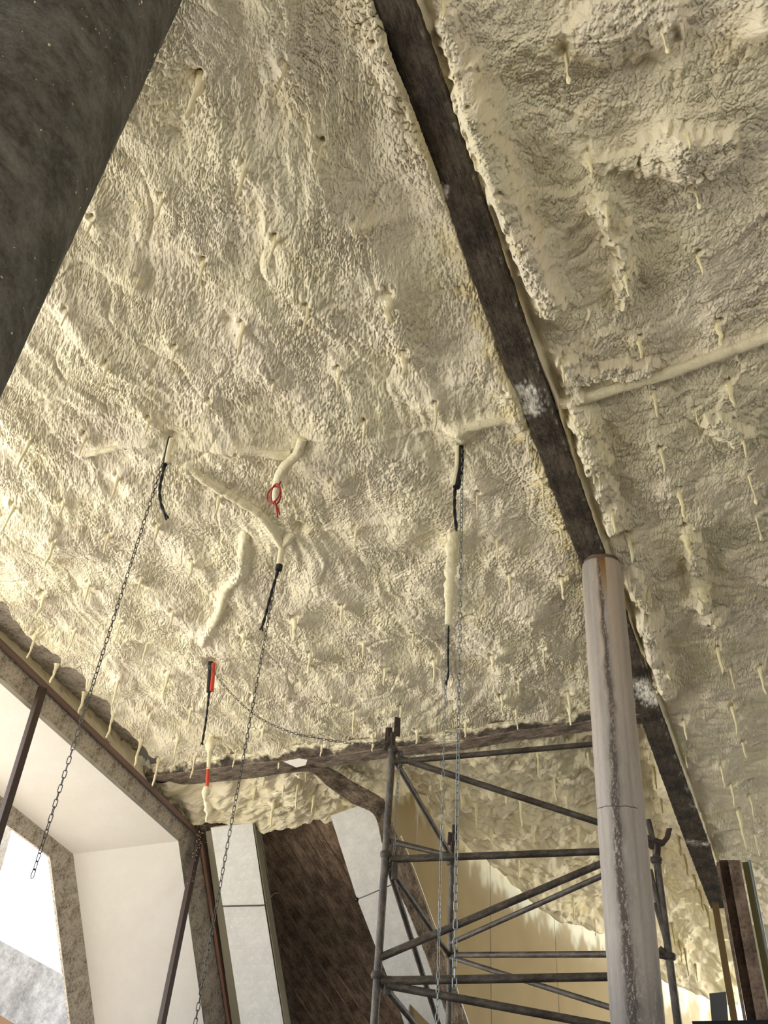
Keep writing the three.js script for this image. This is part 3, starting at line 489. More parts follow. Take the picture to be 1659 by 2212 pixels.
{
  const r = rng(99);
  const hang = (list, root, silhouetteMat) => list.forEach((d) => {
    const t = Math.max(0.05, drop(d.p, d[2])), g = dripShapes[d[4] === 1 ? 8 + Math.floor(r() * 2) : Math.floor(r() * 8)];
    const m = new THREE.Mesh(g, silhouetteMat ?? (root === ceiling ? M.foamDripL : M.foamDrip)); m.name = 'foam_drip'; m.castShadow = m.receiveShadow = true;
    m.position.copy(d.p); m.scale.set(d.r * 0.66, t, d.r * 0.66); m.rotation.y = r() * 6.28; root.add(m);
  });
  hang(dripsL, ceiling); hang(dripsR, ceilingR); dripsFar.forEach(d => { d[4] = 0; }); hang(dripsFar.slice(0, 27), ceilingF); hang(dripsFar.slice(27), ceilingF, M.foamDripSilhouette);
}

// ---------- beams ----------
const sprayed = [[1128, 862, 0.16, 0.9], [1120, 850, 0.1, 0.9], [1150, 880, 0.07, 0.8], [1408, 1490, 0.2, 1], [1392, 1470, 0.16, 0.9], [1500, 1728, 0.09, 0.9], [1512, 1738, 0.07, 1], [1500, 1815, 0.12, 0.6], [1522, 1812, 0.1, 0.9], [1478, 1660, 0.09, 0.5], [1487, 1690, 0.09, 0.6], [955, 412, 0.05, 0.7]].map(([x, y, r, k]) => [at(x, y, beamDepth(y)), r, k]);
const overspray = (q, list) => { let s = 0; for (const [c, r, k] of list) { const d = q.distanceTo(c) / r; if (d < 1.6) s = Math.max(s, k * sst(1.25, 0.5, d + 0.35 * N3(q.x * 22, q.y * 22, q.z * 22) + 0.25 * N3(q.x * 60, q.y * 60, q.z * 60))); } return s; };
{
  const st = []; const rows = [-700, -160, 130, 425, 740, 1020, 1210, 1400, 1615, 1796, 1880, 1962];
  const ex = (l, y) => y < -160 ? along(l, -160) + (y + 160) * 0.34 : along(l, y);
  const nrm = DIR.clone().cross(ACR).normalize(); if (nrm.y < 0) nrm.negate();
  for (const y of rows) {
    const d = beamDepth(y), l = at(ex(beamL, y), y, d), r = at(ex(beamR, y), y, d - 0.05 - 0.1 * d / 8);
    st.push([l, r, r.clone().addScaledVector(nrm, 0.4), l.clone().addScaledVector(nrm, 0.4)]);
  }
  const b = mesh('concrete_beam', loft(st, { n: 520, sub: 16, chamfer: 0.008, rough: 0.004, edge: 0.011, color: (q, c, s) => {
    const o = overspray(q, sprayed), k = 0.135 + 0.05 * N3(q.x * 2, q.y * 2, q.z * 2), e = c === 0 && s > 0.9 ? 0.2 * sst(0.2, 0.6, N3(q.x * 12, q.y * 12, q.z * 12)) : 0;
    const w = Math.max(o, e); return [mix(k, 1.8, w), mix(k * 0.93, 2.1, w), mix(k * 0.8, 2.35, w)];
  } }), M.beam);
  tag(b, 'long dark board-marked concrete beam slanting from the top of the picture down over the round column, with white overspray patches', 'beam');
}
{ // cross beam under the left ceiling
  const bot = [[300, 1708], [330, 1702], [440, 1692], [550, 1681], [663, 1663], [760, 1651], [835, 1638], [1000, 1621], [1100, 1604], [1275, 1581], [1410, 1560]];
  const mid = [[300, 1683], [330, 1678], [440, 1664], [550, 1650], [663, 1640], [760, 1628], [835, 1618], [1000, 1600], [1100, 1583], [1275, 1560], [1410, 1540]];
  const top = [[300, 1655], [330, 1650], [440, 1634], [550, 1622], [663, 1606], [760, 1598], [835, 1590], [1000, 1572], [1100, 1556], [1275, 1526], [1410, 1508]];
  const inv = (x) => 1 / (mix(1 / 12, 1 / 8.85, (x - 335) / (1390 - 335)));
  const st = mid.map(([x, y], i) => { const d = inv(x), n = at(x, y, d), t = at(top[i][0], top[i][1], d + 0.02), f = atY(bot[i][0], bot[i][1], n.y + 0.01); return [n, f, f.clone().addScaledVector(UP, 0.3), t]; });
  const white = [[640, 1655, 0.12, 0.5], [960, 1600, 0.16, 0.9], [985, 1604, 0.1, 0.9]].map(([x, y, r, k]) => [at(x, y, inv(x)), r, k]);
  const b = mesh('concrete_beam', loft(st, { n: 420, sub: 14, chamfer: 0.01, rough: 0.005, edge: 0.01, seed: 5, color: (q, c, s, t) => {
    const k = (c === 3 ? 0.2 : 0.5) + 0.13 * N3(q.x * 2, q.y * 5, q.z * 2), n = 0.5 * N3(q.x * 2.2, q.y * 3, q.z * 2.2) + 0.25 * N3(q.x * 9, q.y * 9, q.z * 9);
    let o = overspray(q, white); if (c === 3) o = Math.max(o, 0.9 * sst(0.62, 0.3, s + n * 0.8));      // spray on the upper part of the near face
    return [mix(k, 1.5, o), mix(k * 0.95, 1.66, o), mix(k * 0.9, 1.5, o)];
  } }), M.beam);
  tag(b, 'rough brown cross beam under the far ceiling, foam overspray along its upper face, running left to the window corner', 'beam');
}
{ // curved rib beside the scaffold
  const q = [[610, 1668, 660, 1650], [650, 1664, 700, 1655], [672, 1668, 724, 1664], [709, 1699, 762, 1689], [760, 1735, 805, 1712], [806, 1758, 832, 1732], [826, 1822, 851, 1790], [848, 1898, 880, 1850], [880, 1966, 912, 1935], [918, 2060, 945, 2028], [960, 2180, 990, 2150], [988, 2260, 1020, 2240]];
  const st = q.map(([a, b, c, d], i) => { const z = 10.9 + i * 0.13, l = at(a, b, z), r = at(c, d, z + 0.12), f = ray(820, 1750).normalize().multiplyScalar(0.45); return [l, r, r.clone().add(f), l.clone().add(f)]; });
  tag(mesh('arched_rib', loft(st, { n: 200, sub: 6, chamfer: 0.012, rough: 0.012, edge: 0.03, seed: 9, color: (p) => { const k = 0.5 + 0.15 * N3(p.x * 3, p.y * 3, p.z * 3); return [k, k * 0.93, k * 0.85]; } }), M.beam),
    'crumbly dark brown rib curving down from the cross beam behind the scaffold', 'beam');
  const e = [[868, 1806], [900, 1888], [932, 1975], [968, 2070], [990, 2140], [1012, 2206], [1030, 2260]].map(([x, y], i) => at(x - 2, y, 12.3 + i * 0.06));
  tag(mesh('edge_trim', tube(e, 0.014, { n: 40, seg: 6 }), M.reveal), 'thin pale trim along the right edge of the curved rib', 'trim');
}

// ---------- columns ----------
function column(name, p0, p1, R, matl, len = 1) {
  const g = thing(name[0], name[1], 'column', null, p0.clone());
  const ax = p1.clone().sub(p0), L = ax.length(), d = ax.clone().normalize(), toEye = EYE.clone().sub(p0); toEye.addScaledVector(d, -toEye.dot(d)).normalize();
  const side = d.clone().cross(toEye).normalize(), n = 90, rows = 220, pos = [], uv = [], idx = [];
  for (let j = 0; j <= rows; j++) for (let i = 0; i <= n; i++) {
    const a = (i / n) * 2 * Math.PI - Math.PI, c = p0.clone().addScaledVector(d, j / rows * L), o = toEye.clone().multiplyScalar(Math.cos(a)).addScaledVector(side, Math.sin(a));
    const r = R * (1 - (j > rows - 4 ? 0.05 * Math.pow((j - rows + 4) / 4, 2) : 0)) + 0.0015 * N3(c.x * 6 + o.x * 2, c.y * 6, o.z * 2);
    c.addScaledVector(o, r); pos.push(c.x, c.y, c.z); uv.push(i / n, j / rows * L / len);
  }
  for (let j = 0; j < rows; j++) for (let i = 0; i < n; i++) { const a = j * (n + 1) + i, b = a + n + 1; idx.push(a, a + 1, b, a + 1, b + 1, b); }
  mesh('shaft', buf(pos, uv, idx), matl, g);
  return { g, side, toEye, d };
}
{ // the round column under the beam: p1 is its head, p0 its foot
  const head = at(1299, 1222, 6.94), low = at(1379, 2230, 5.05), k = (head.y) / (head.y - low.y), foot = head.clone().lerp(low, k), L = head.distanceTo(foot);
  const w = 512, h = 2048, d = new Uint8Array(w * h * 4), a = fbm(512, [[6, 3, 1], [14, 8, 0.8], [40, 30, 0.6], [120, 120, 0.6], [256, 256, 0.5]], 411), b = fbm(512, [[60, 20, 1], [128, 64, 1], [256, 200, 1]], 433), c = fbm(512, [[50, 3, 1], [20, 6, 0.6]], 455);
  for (let y = 0; y < h; y++) for (let x = 0; x < w; x++) {
    const i = (y >> 2) * 512 + x, v = y / h, fromTop = (1 - v) * L, th = (x / w - 0.5) * 2 * Math.PI;
    let col = [164, 156, 147].map((q, k) => q + (a[i] - 0.5) * 46 + (c[i] - 0.5) * 26);
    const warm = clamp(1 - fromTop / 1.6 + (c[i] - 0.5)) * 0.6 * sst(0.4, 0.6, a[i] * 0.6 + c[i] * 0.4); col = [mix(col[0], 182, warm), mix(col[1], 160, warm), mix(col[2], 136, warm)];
    const mid = -0.12 + 0.1 * Math.sin(fromTop * 1.7) * clamp(fromTop / 2) + 0.05 * N2(fromTop * 2, 1), wd = 0.10 + 0.12 * sst(0.5, 3.2, fromTop) + 0.04 * N2(fromTop * 4, 3), s = Math.abs(th - mid) / wd;
    const st = clamp((1.15 - s) * 1.6) * sst(0.42, 0.62, b[((y % 512) * 512) + x] + 0.14 * (1 - s));
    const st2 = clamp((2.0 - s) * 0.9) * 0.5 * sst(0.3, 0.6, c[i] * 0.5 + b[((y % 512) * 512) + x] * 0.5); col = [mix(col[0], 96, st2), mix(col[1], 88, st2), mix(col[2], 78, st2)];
    col = col.map((q, k) => mix(q, [74, 66, 58][k], st * 0.8));
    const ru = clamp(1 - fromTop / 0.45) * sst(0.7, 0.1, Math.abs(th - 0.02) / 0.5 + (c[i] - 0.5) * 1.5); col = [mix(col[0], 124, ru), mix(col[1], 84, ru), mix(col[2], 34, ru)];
    const foul = sst(3.0, 3.7, fromTop) * sst(0.47, 0.62, a[i] * 0.6 + b[((y % 512) * 512) + x] * 0.45 + 0.10 * sst(0.2, 1.0, Math.abs(th - 0.3))) + sst(3.25, 3.5, fromTop) * sst(0.55, 1.1, th) * sst(0.4, 0.55, a[i]) * 0.8;
    col = col.map((q, k) => mix(q, [52, 52, 54][k], clamp(foul) * 0.35));
    const cr = 2.18 + 0.008 * N2(th * 1.6, 2) + 0.003 * N2(th * 9, 5); if (Math.abs(fromTop - cr) < 0.003 && th < 0.75 && th > -1.4) col = [70, 62, 56];
    d.set([clamp(col[0], 0, 255), clamp(col[1], 0, 255), clamp(col[2], 0, 255), 255], (y * w + x) * 4);
  }
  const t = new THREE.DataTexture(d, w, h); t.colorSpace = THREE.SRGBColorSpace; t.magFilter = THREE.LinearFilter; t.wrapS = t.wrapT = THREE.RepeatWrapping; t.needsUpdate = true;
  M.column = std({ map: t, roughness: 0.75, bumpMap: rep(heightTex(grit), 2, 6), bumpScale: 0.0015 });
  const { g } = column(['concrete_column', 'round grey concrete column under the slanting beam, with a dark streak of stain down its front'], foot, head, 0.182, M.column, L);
    const ring = tube([head.clone().addScaledVector(UP, -0.01), head.clone().addScaledVector(UP, 0.04)], (t, a) => 0.158 + 0.012 * N2(a * 2, t * 2), { n: 4, seg: 40 });
  mesh('mortar_joint', ring, std({ color: 0x6b5c4e, bumpMap: bGrit, bumpScale: 0.01 }), g);
}
{ // the near column at the left edge of the view, seen from below
  const R = 0.34, d1 = 2.0, rp = R * F / d1, p = at(15 - 0.90 * rp, 740 - 0.433 * rp, d1), q0 = down(p, drop(p, 5 - 0.433 * rp)), d2 = -toCam(q0).z, rq = R * F / d2, q = at(369 - 0.90 * rq, 3 - 0.433 * rq, d2);
  const dir = q.clone().sub(p).normalize(), foot = p.clone().addScaledVector(dir, -p.y / dir.y), head = p.clone().addScaledVector(dir, (6.15 - p.y) / dir.y), L = foot.distanceTo(head);
  M.column2 = M.darkConcrete.clone(); M.column2.map = rep(M.darkConcrete.map.clone(), 3, 8); M.column2.bumpMap = rep(heightTex(grit), 3, 8);
  const { g, side, toEye, d } = column(['concrete_column', 'large dark weathered concrete column close by at the upper left, specked with white foam crumbs'], foot, head, R, M.column2, L);
  const r = rng(71), bits = [];
  for (let i = 0; i < 110; i++) {
    const a = (r() * 1.9 - 0.5), y = foot.y + (0.38 + 0.5 * r()) * L, c = foot.clone().addScaledVector(d, y / d.y).addScaledVector(toEye, Math.cos(a) * R).addScaledVector(side, Math.sin(a) * R), b = new THREE.IcosahedronGeometry(0.0016 + 0.0055 * r() * r() * r(), 0);
    b.scale(1, 1 + r() * 1.6, 0.8 + r() * 0.5); b.rotateX(r() * 6); b.rotateZ(r() * 6); b.translate(c.x, c.y, c.z); bits.push(b);
  }
  mesh('foam_crumbs', mergeGeometries(bits), M.foamDrip, g, 'stuff');
}

// ---------- left wall: window in a deep splayed reveal ----------
{
  const px = (pl, l) => l.map(([x, y]) => on(pl, x, y)), out = planeW.normal.clone().negate();
  const w = structGroup('window_1');
  mesh('window_frame', prism(px(planeW, [[-90, 1307], [425, 1806], [500, 2212], [519, 2310], [454, 2310], [440, 2212], [385, 1817], [-90, 1396]]), out.clone().multiplyScalar(0.16)), M.frame, w);
  const A = on(planeW, -90, 1396), B = on(planeW, 385, 1817), C = on(planeW, 440, 2212), C2 = on(planeW, 454, 2310), a = on(planeW2, -90, 1646), b = on(planeW2, 158, 1845), c = on(planeW2, 205, 2212), c2 = on(planeW2, 217, 2310);
  mesh('reveal_panel', prism([A, B, b, a], V(0, 0.06, 0)), M.reveal, w);
  mesh('reveal_panel', prism([B, C, C2, c2, c, b], WD.clone().multiplyScalar(0.06)), M.reveal, w);
  mesh('window_frame', prism([a, b, c, c2, ...px(planeW2, [[164, 2310], [152, 2212], [108, 1851], [24, 1789], [-90, 1706]])], out.clone().multiplyScalar(0.05)), M.frame, w);
  // wall above the window: strip caught by the spray
  const top = (p) => p.clone().addScaledVector(UP, 1.0), E0 = S0.clone().addScaledVector(S0.clone().sub(S1), 2.6), E1 = S1.clone().addScaledVector(S1.clone().sub(S0), 0.02);
  const inn = planeW.normal.clone().multiplyScalar(0.03);
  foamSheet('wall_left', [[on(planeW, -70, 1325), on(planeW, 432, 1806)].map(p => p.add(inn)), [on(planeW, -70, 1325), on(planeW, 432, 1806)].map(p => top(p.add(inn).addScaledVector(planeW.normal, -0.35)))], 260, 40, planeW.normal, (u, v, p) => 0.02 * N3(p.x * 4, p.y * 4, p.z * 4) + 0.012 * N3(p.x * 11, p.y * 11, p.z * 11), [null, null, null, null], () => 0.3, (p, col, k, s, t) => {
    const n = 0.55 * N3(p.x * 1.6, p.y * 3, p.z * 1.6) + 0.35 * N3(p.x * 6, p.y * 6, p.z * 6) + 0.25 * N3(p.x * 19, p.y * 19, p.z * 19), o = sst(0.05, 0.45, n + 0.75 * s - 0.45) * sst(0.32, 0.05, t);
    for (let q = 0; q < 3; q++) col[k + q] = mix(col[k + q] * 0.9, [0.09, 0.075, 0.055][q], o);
  });
  mesh('wall_left', prism([E0, S1, top(S1), top(E0)].map(p => p.clone().addScaledVector(out, 0.10)), out.clone().multiplyScalar(0.2)), M.wallPlain, scene, 'structure');
  // the rest of the left wall, nearer than the picture reaches: two more openings
  const base = (p) => p.clone().setY(0), k0 = S0.clone().addScaledVector(WD, -0.9), k1 = k0.clone().addScaledVector(WD, -0.8), k2 = k0.clone().addScaledVector(WD, -5), k3 = k0.clone().addScaledVector(WD, -5.9);
  const g = []; for (const [p, q] of [[k1, k0], [k3, k2]]) g.push(prism([base(p), base(q), q.clone().setY(5.6), p.clone().setY(5.6)], out.clone().multiplyScalar(0.25)));
  const k4 = k0.clone().addScaledVector(WD, -13); g.push(prism([base(k4), base(k3), k3.clone().setY(6.8), k4.clone().setY(6.8)], out.clone().multiplyScalar(0.25)));
  mesh('wall_left', mergeGeometries(g), M.wallPlain, scene, 'structure');
  mesh('wall_left', prism(px(planeW, [[423, 1795], [498, 2212], [519, 2320], [590, 2320], [535, 1795]]).map(p => p.addScaledVector(out, 0.05)), out.clone().multiplyScalar(0.2)), M.wallPlain, scene, 'structure');
  // outside: concrete slope and fin seen through the opening
  const pl = planeW2.clone(); pl.constant += 3.4;
  tag(mesh('concrete_parapet', prism(px(pl, [[-160, 1935], [0, 2031], [148, 2112], [320, 2205], [330, 2420], [-160, 2420]]), out.clone().multiplyScalar(0.5)), M.outside), 'pale blue-grey concrete parapet outdoors beyond the left window', 'parapet');
  const pl2 = planeW2.clone(); pl2.constant += 0.9;
  tag(mesh('concrete_fin', prism(px(pl2, [[-20, 1740], [30, 1776], [6, 1868], [-40, 1990], [-70, 1990]]), out.clone().multiplyScalar(0.25)), M.outside), 'grey concrete fin outside at the left edge of the window', 'fin');
  const pl3 = planeW2.clone(); pl3.constant += 2.6;
  tag(mesh('timber_rail', prism(px(pl3, [[-60, 2165], [0, 2193], [34, 2213], [90, 2250], [90, 2330], [-60, 2330]]), out.clone().multiplyScalar(0.1)), std({ color: 0x8a7058, bumpMap: bGrain, bumpScale: 0.004 })), 'brown rail outdoors at the bottom left corner of the view', 'rail');
}
const planeIn = planeW.clone(); planeIn.constant -= 0.06;
tag(mesh('steel_angle', bar(on(planeIn, -120, 1272), on(planeIn, 424, 1797), 0.07, 0.06, planeW.normal), M.steelTop), 'rusty brown steel angle along the top of the window frame', 'steel bar');
tag(mesh('steel_angle', bar(on(planeIn, 434, 1806), on(planeIn, 508, 2290), 0.075, 0.06, planeW.normal), M.steelRust), 'rust red steel angle slanting down the right side of the window', 'steel bar');
{
  const p2 = planeW.clone(); p2.constant -= 0.14;
  tag(mesh('steel_post', bar(on(p2, 92, 1486), on(p2, -62, 1990), 0.11, 0.08, planeW.normal), M.steelBrown), 'dark steel post crossing the window at the left edge of the view', 'post');
  const t = on(p2, 432, 1800), foot = down(t, drop(t, 2290)), g = thing('steel_post', 'dark plumb steel post standing at the right corner of the window', 'post', null, foot);
  mesh('shaft', bar(t, foot, 0.12, 0.09, planeW.normal), M.steelBrown, g);
  const r = rng(404), bits = [], p3 = p2.clone(); p3.constant -= 0.05;
  for (let i = 0; i < 70; i++) { const c = on(p3, 436 + (r() - 0.5) * (i < 45 ? 26 : 12), 1795 + (i < 45 ? (r() - 0.4) * 45 : r() * 110)); if (i >= 45) c.copy(on(p3, 432, 1800)).addScaledVector(UP, -r() * 0.8).add(V((r() - 0.5) * 0.1, 0, 0)); const b = new THREE.IcosahedronGeometry(0.004 + 0.006 * r() * r(), 0); b.scale(1, 0.7 + r() * 0.8, 1); b.rotateZ(r() * 6); b.translate(c.x, c.y, c.z); bits.push(b); }
  mesh('foam_crumbs', mergeGeometries(bits), M.foamDrip, g, 'stuff');
}

// ---------- boards and planks beyond the window ----------
{
  const off = at(557, 1778, 13.25).sub(at(545, 1783, 12.8));
  const pl = plane(at(455, 1793, 12.75), at(545, 1783, 12.85), at(560, 2212, 12.3)), px = (l) => l.map(([x, y]) => on(pl, x, y));
  const t = thing('insulation_board', 'silver faced insulation board with white dashes beside the window corner', 'board', null, on(pl, 560, 2260));
  mesh('panel', prism(px([[455, 1788], [545, 1778], [571, 1954], [481, 1956]]), off), M.board, t);
  mesh('panel', prism(px([[482, 1959], [571.5, 1957], [612, 2212], [622, 2275], [532, 2275], [520, 2212]]), off), M.board, t);
  mesh('edge_strip', prism(px([[547, 1779], [549, 1779], [626, 2275], [624, 2275]]), off.clone().multiplyScalar(1.02)), M.boardSide, t);
  mesh('edge_strip', prism([[444, 1797], [455, 1793], [530, 2260], [508, 2260]].map(([x, y]) => at(x, y, 12.95)), V(0, 0, -0.1)), M.boardSide, t);
  tag(mesh('tie_wire', tube([[478, 1958, 12.4], [530, 1957, 12.45], [571, 1955, 12.45], [576, 1950, 12.5], [592, 1930, 12.7], [604, 1929, 12.8]].map(a => at(...a)), 0.011, { n: 30, seg: 6 }), M.wireGrey), 'grey wire tied round the silver board beside the window', 'wire');
}
{
  const pl = plane(at(714, 1772, 12.6), at(790, 1745, 12.5), at(880, 2100, 12.9)), px = (l) => l.map(([x, y]) => on(pl, x, y));
  const t = thing('insulation_board', 'bare silver insulation board below the curved rib, left of the scaffold pole', 'board', null, on(pl, 900, 2260));
  M.board2 = M.board.clone(); M.board2.map = rep(tex(TN, (i) => { const t = (grit[i] - 0.5) * 34 + (blot[i] - 0.5) * 26; return [240 + t, 238 + t, 230 + t]; }), 1);
  mesh('panel', prism(px([[714, 1762], [800, 1732], [870, 1850], [930, 2030], [1000, 2260], [888, 2260], [873, 2212], [858, 2163], [812, 2047], [770, 1938]]), ray(800, 1900).multiplyScalar(0.1)), M.board2, t);
  tag(mesh('tie_wire', tube([[771, 1943, 12.5], [800, 1931, 12.4], [830, 1918, 12.4], [858, 1906, 12.45]].map(a => at(...a)), 0.01, { n: 20, seg: 6 }), M.wireGrey), 'thin grey wire across the bare silver board behind the scaffold', 'wire');
  tag(mesh('wire_knot', toCreasedNormals(new THREE.IcosahedronGeometry(0.035, 1).translate(...at(771, 1943, 12.48).toArray()), 1), M.black), 'small black knot of wire at the edge of the bare silver board', 'wire');
}
{ // board-marked wall in the recess between the two boards
  const g = structGroup('wall_back'), r = rng(7), pl = plane(at(557, 1790, 13.4), at(715, 1772, 13.2), at(640, 2212, 16.2));
  const lines = []; let x = 300; while (x < 800) { lines.push(x); x += 20 + r() * 22; }
  for (let i = 0; i + 1 < lines.length; i++) {
    const a = lines[i] + 0.8, b = lines[i + 1] - 0.8, f = (x, y) => on(pl, x + (y - 1790) / 1.6, y).addScaledVector(pl.normal, 0), q = [f(a, 1735), f(a, 2290), f(b, 2290), f(b, 1735)];
    const n = pl.normal.clone(); if (n.dot(EYE.clone().sub(q[0])) < 0) n.negate();
    const lift = n.clone().multiplyScalar(0.012 * r()); q.forEach(p => p.add(lift));
    const geo = prism(q, n.clone().multiplyScalar(-0.06)), c = 0.95 + 0.35 * r(), col = new Float32Array(geo.attributes.position.count * 3); for (let k = 0; k < col.length; k += 3) col.set([c, c * 0.96, c * 0.92], k);
    geo.setAttribute('color', new THREE.BufferAttribute(col, 3)); const uv = geo.attributes.uv, u0 = r() * 3; for (let k = 0; k < uv.count; k++) { uv.setXY(k, uv.getX(k) + u0, uv.getY(k) + u0); }
    mesh('plank', geo, M.plank, g);
  }
}
{ // unseen recess cheek, added edge-on to keep light off the planks
  const q = (l) => l.map(([x, y, d]) => at(x, y, d));
  mesh('wall_back', prism(q([[557, 1772, 13.2], [637, 2220, 12.75], [650, 2300, 12.7], [650, 2300, 18.4], [637, 2220, 17.6], [557, 1772, 13.5]]), V(-0.2, 0, 0)), M.darkConcrete, scene, 'structure');
}
{ // painted panels of the end wall, foam overspray along the top
  const a = at(905, 1745, 14.9), b = at(1420, 2120, 16.1), h = V(b.x - a.x, 0, b.z - a.z).normalize(), pl = plane(a, b, down(b, 1)), g = structGroup('wall_end');
  const n = pl.normal.clone(); if (n.dot(EYE.clone().sub(a)) < 0) n.negate();
  const U = (x, y) => on(pl, x, y).sub(a).dot(h), edge = farLow.map(([x, y]) => on(pl, x, y)).map(p => [p.clone().sub(a).dot(h), p.y]).filter((q, i, l) => !i || q[0] > l[i - 1][0]);
  const fy = (u) => { for (let i = 1; i < edge.length; i++) if (u <= edge[i][0]) return mix(edge[i - 1][1], edge[i][1], (u - edge[i - 1][0]) / (edge[i][0] - edge[i - 1][0])); return edge[edge.length - 1][1]; };
  const seams = [U(770, 1900), U(903, 1760), U(1059, 1950), U(1198, 2000), U(1330, 2100), U(1470, 2180), U(1600, 2180), U(1720, 2180)];
  for (let i = 0; i + 1 < seams.length; i++) {
    const sl = (y) => { const p = on(pl, 812, 1660), q = on(pl, 908, 2280), t = (y - q.y) / (p.y - q.y); return mix(q.clone().sub(a).dot(h), p.clone().sub(a).dot(h), t); }, u0 = seams[i] + 0.006, u1 = seams[i + 1] - 0.006, nx = 36, ny = 180, pos = [], uv = [], col = [], idx = [];
    for (let j = 0; j <= ny; j++) for (let k = 0; k <= nx; k++) {
      const y = mix(0, 6.8, j / ny), u = mix(i ? u0 : sl(y), u1, k / nx), p = a.clone().addScaledVector(h, u).setY(y); pos.push(p.x, p.y, p.z); uv.push(u, y);
      const d = fy(u) - y, o = sst(0.42, 0.0, d + 0.3 * N2(u * 2.2, y * 0.8) + 0.2 * N2b(u * 7, y * 2.5)), c = 1 + 0.05 * N2(u * 2, y * 1.2 + i * 5);
      col.push(mix(0.355 * c, 0.64, o), mix(0.27 * c, 0.58, o), mix(0.138 * c, 0.39, o));
    }
    for (let j = 0; j < ny; j++) for (let k = 0; k < nx; k++) { const q = j * (nx + 1) + k, w = q + nx + 1; idx.push(q, w, q + 1, q + 1, w, w + 1); }
    const front = buf(pos, uv, idx, col); const nn = V(0, 0, 0).fromBufferAttribute(front.attributes.normal, 0); if (nn.dot(n) < 0) { const ix = front.index.array; for (let k = 0; k < ix.length; k += 3) { const t = ix[k]; ix[k] = ix[k + 1]; ix[k + 1] = t; } front.computeVertexNormals(); }
    const back = prism([a.clone().addScaledVector(h, u0).setY(0), a.clone().addScaledVector(h, u1).setY(0), a.clone().addScaledVector(h, u1).setY(6.8), a.clone().addScaledVector(h, u0).setY(6.8)].map(p => p.addScaledVector(n, -0.004)), n.clone().multiplyScalar(-0.05));
    back.setAttribute('color', new THREE.BufferAttribute(new Float32Array(back.attributes.position.count * 3).fill(0.35), 3));
    mesh('wall_panel', i ? mergeGeometries([front, back]) : front, M.panel, g);
  }
}
{ // posts at the far right, under the end of the beam
  const away = ray(1575, 1900).setY(0).normalize(), post = (x0, x1, y, d, dep, e = 0) => { const a = at(x0, y, d), b = at(x1, y, d), L = drop(a, 2300); return prism([a, b, down(b, L), down(a, L)], away.clone().multiplyScalar(dep)); };
  const t = thing('concrete_post', 'channelled concrete post under the edge of the right ceiling', 'post', null, at(1600, 2260, 8.8));
  mesh('face', post(1572, 1598, 1858, 10.5, 0.3), M.postConcrete, t);
  mesh('recess', post(1553, 1573, 1858, 10.62, 0.2), std({ map: M.postConcrete.map, color: 0xb0a498, bumpMap: bGrit, bumpScale: 0.004 }), t);
  mesh('flange', post(1547, 1553, 1862, 10.5, 0.3), M.postConcrete, t);
  tag(mesh('timber_post', post(1537, 1551, 1950, 11.6, 0.2), std({ color: 0x6a5630, bumpMap: bGrain, bumpScale: 0.006 })), 'olive brown timber post under the lower end of the beam', 'post');
  tag(mesh('window_rail', post(1603, 1617, 1862, 10.9, 0.1), std({ color: 0x5a5228, roughness: 0.7 })), 'olive metal rail standing behind the channelled post', 'rail');
  const a = at(1618, 1858, 10.6); tag(mesh('metal_pipe', tube([a, down(a, drop(a, 2300))], 0.026, { n: 2, seg: 14 }), M.zinc), 'thin pale metal pipe at the far right beside the olive rail', 'pipe');
  tag(mesh('opening_shade_sheet', prism([[1532, 2146], [1568, 2142], [1580, 2290], [1545, 2290]].map(([x, y]) => at(x, y, 14.3)), away.clone().multiplyScalar(0.1)), M.blackMatt), 'flat black sheet standing in for a shaded opening low on the end wall, left of the posts', 'panel');  // flat black sheet painted as the shade inside an opening
  tag(mesh('timber_rail', bar(at(1496, 2211, 8.4), at(1720, 2207, 8.2), 0.045, 0.045, UP), M.blackMatt), 'dark level rail along the bottom right edge of the view', 'rail');
  // foam wall and plain wall behind them
  foamSheet('wall_end', [[[1590, 1815, 11.0], [1660, 1815, 10.9], [1760, 1815, 10.8]], [[1600, 1920, 12], [1680, 1920, 12], [1780, 1920, 12]], [[1610, 2004, 12.4], [1680, 2004, 12.4], [1780, 2010, 12.4]]].map(q => q.map(p => at(...p))), 110, 110, 0, (u, v, p) => 0.04 * N3(p.x * 2, p.y * 6, p.z * 2) + 0.03 * N3(p.x * 5, p.y * 9, p.z * 5) + 0.01 * N3(p.x * 14, p.y * 14, p.z * 14), [null, null, null, [0.1, 0.1]]);
  const w = [at(1575, 1890, 13), at(1900, 1890, 12.2)]; mesh('wall_end', prism([w[0], w[1], w[1].clone().setY(0), w[0].clone().setY(0)], away.clone().multiplyScalar(0.2)), std({ color: 0xa9a58c, bumpMap: bBlot, bumpScale: 0.004 }), scene, 'structure');
}

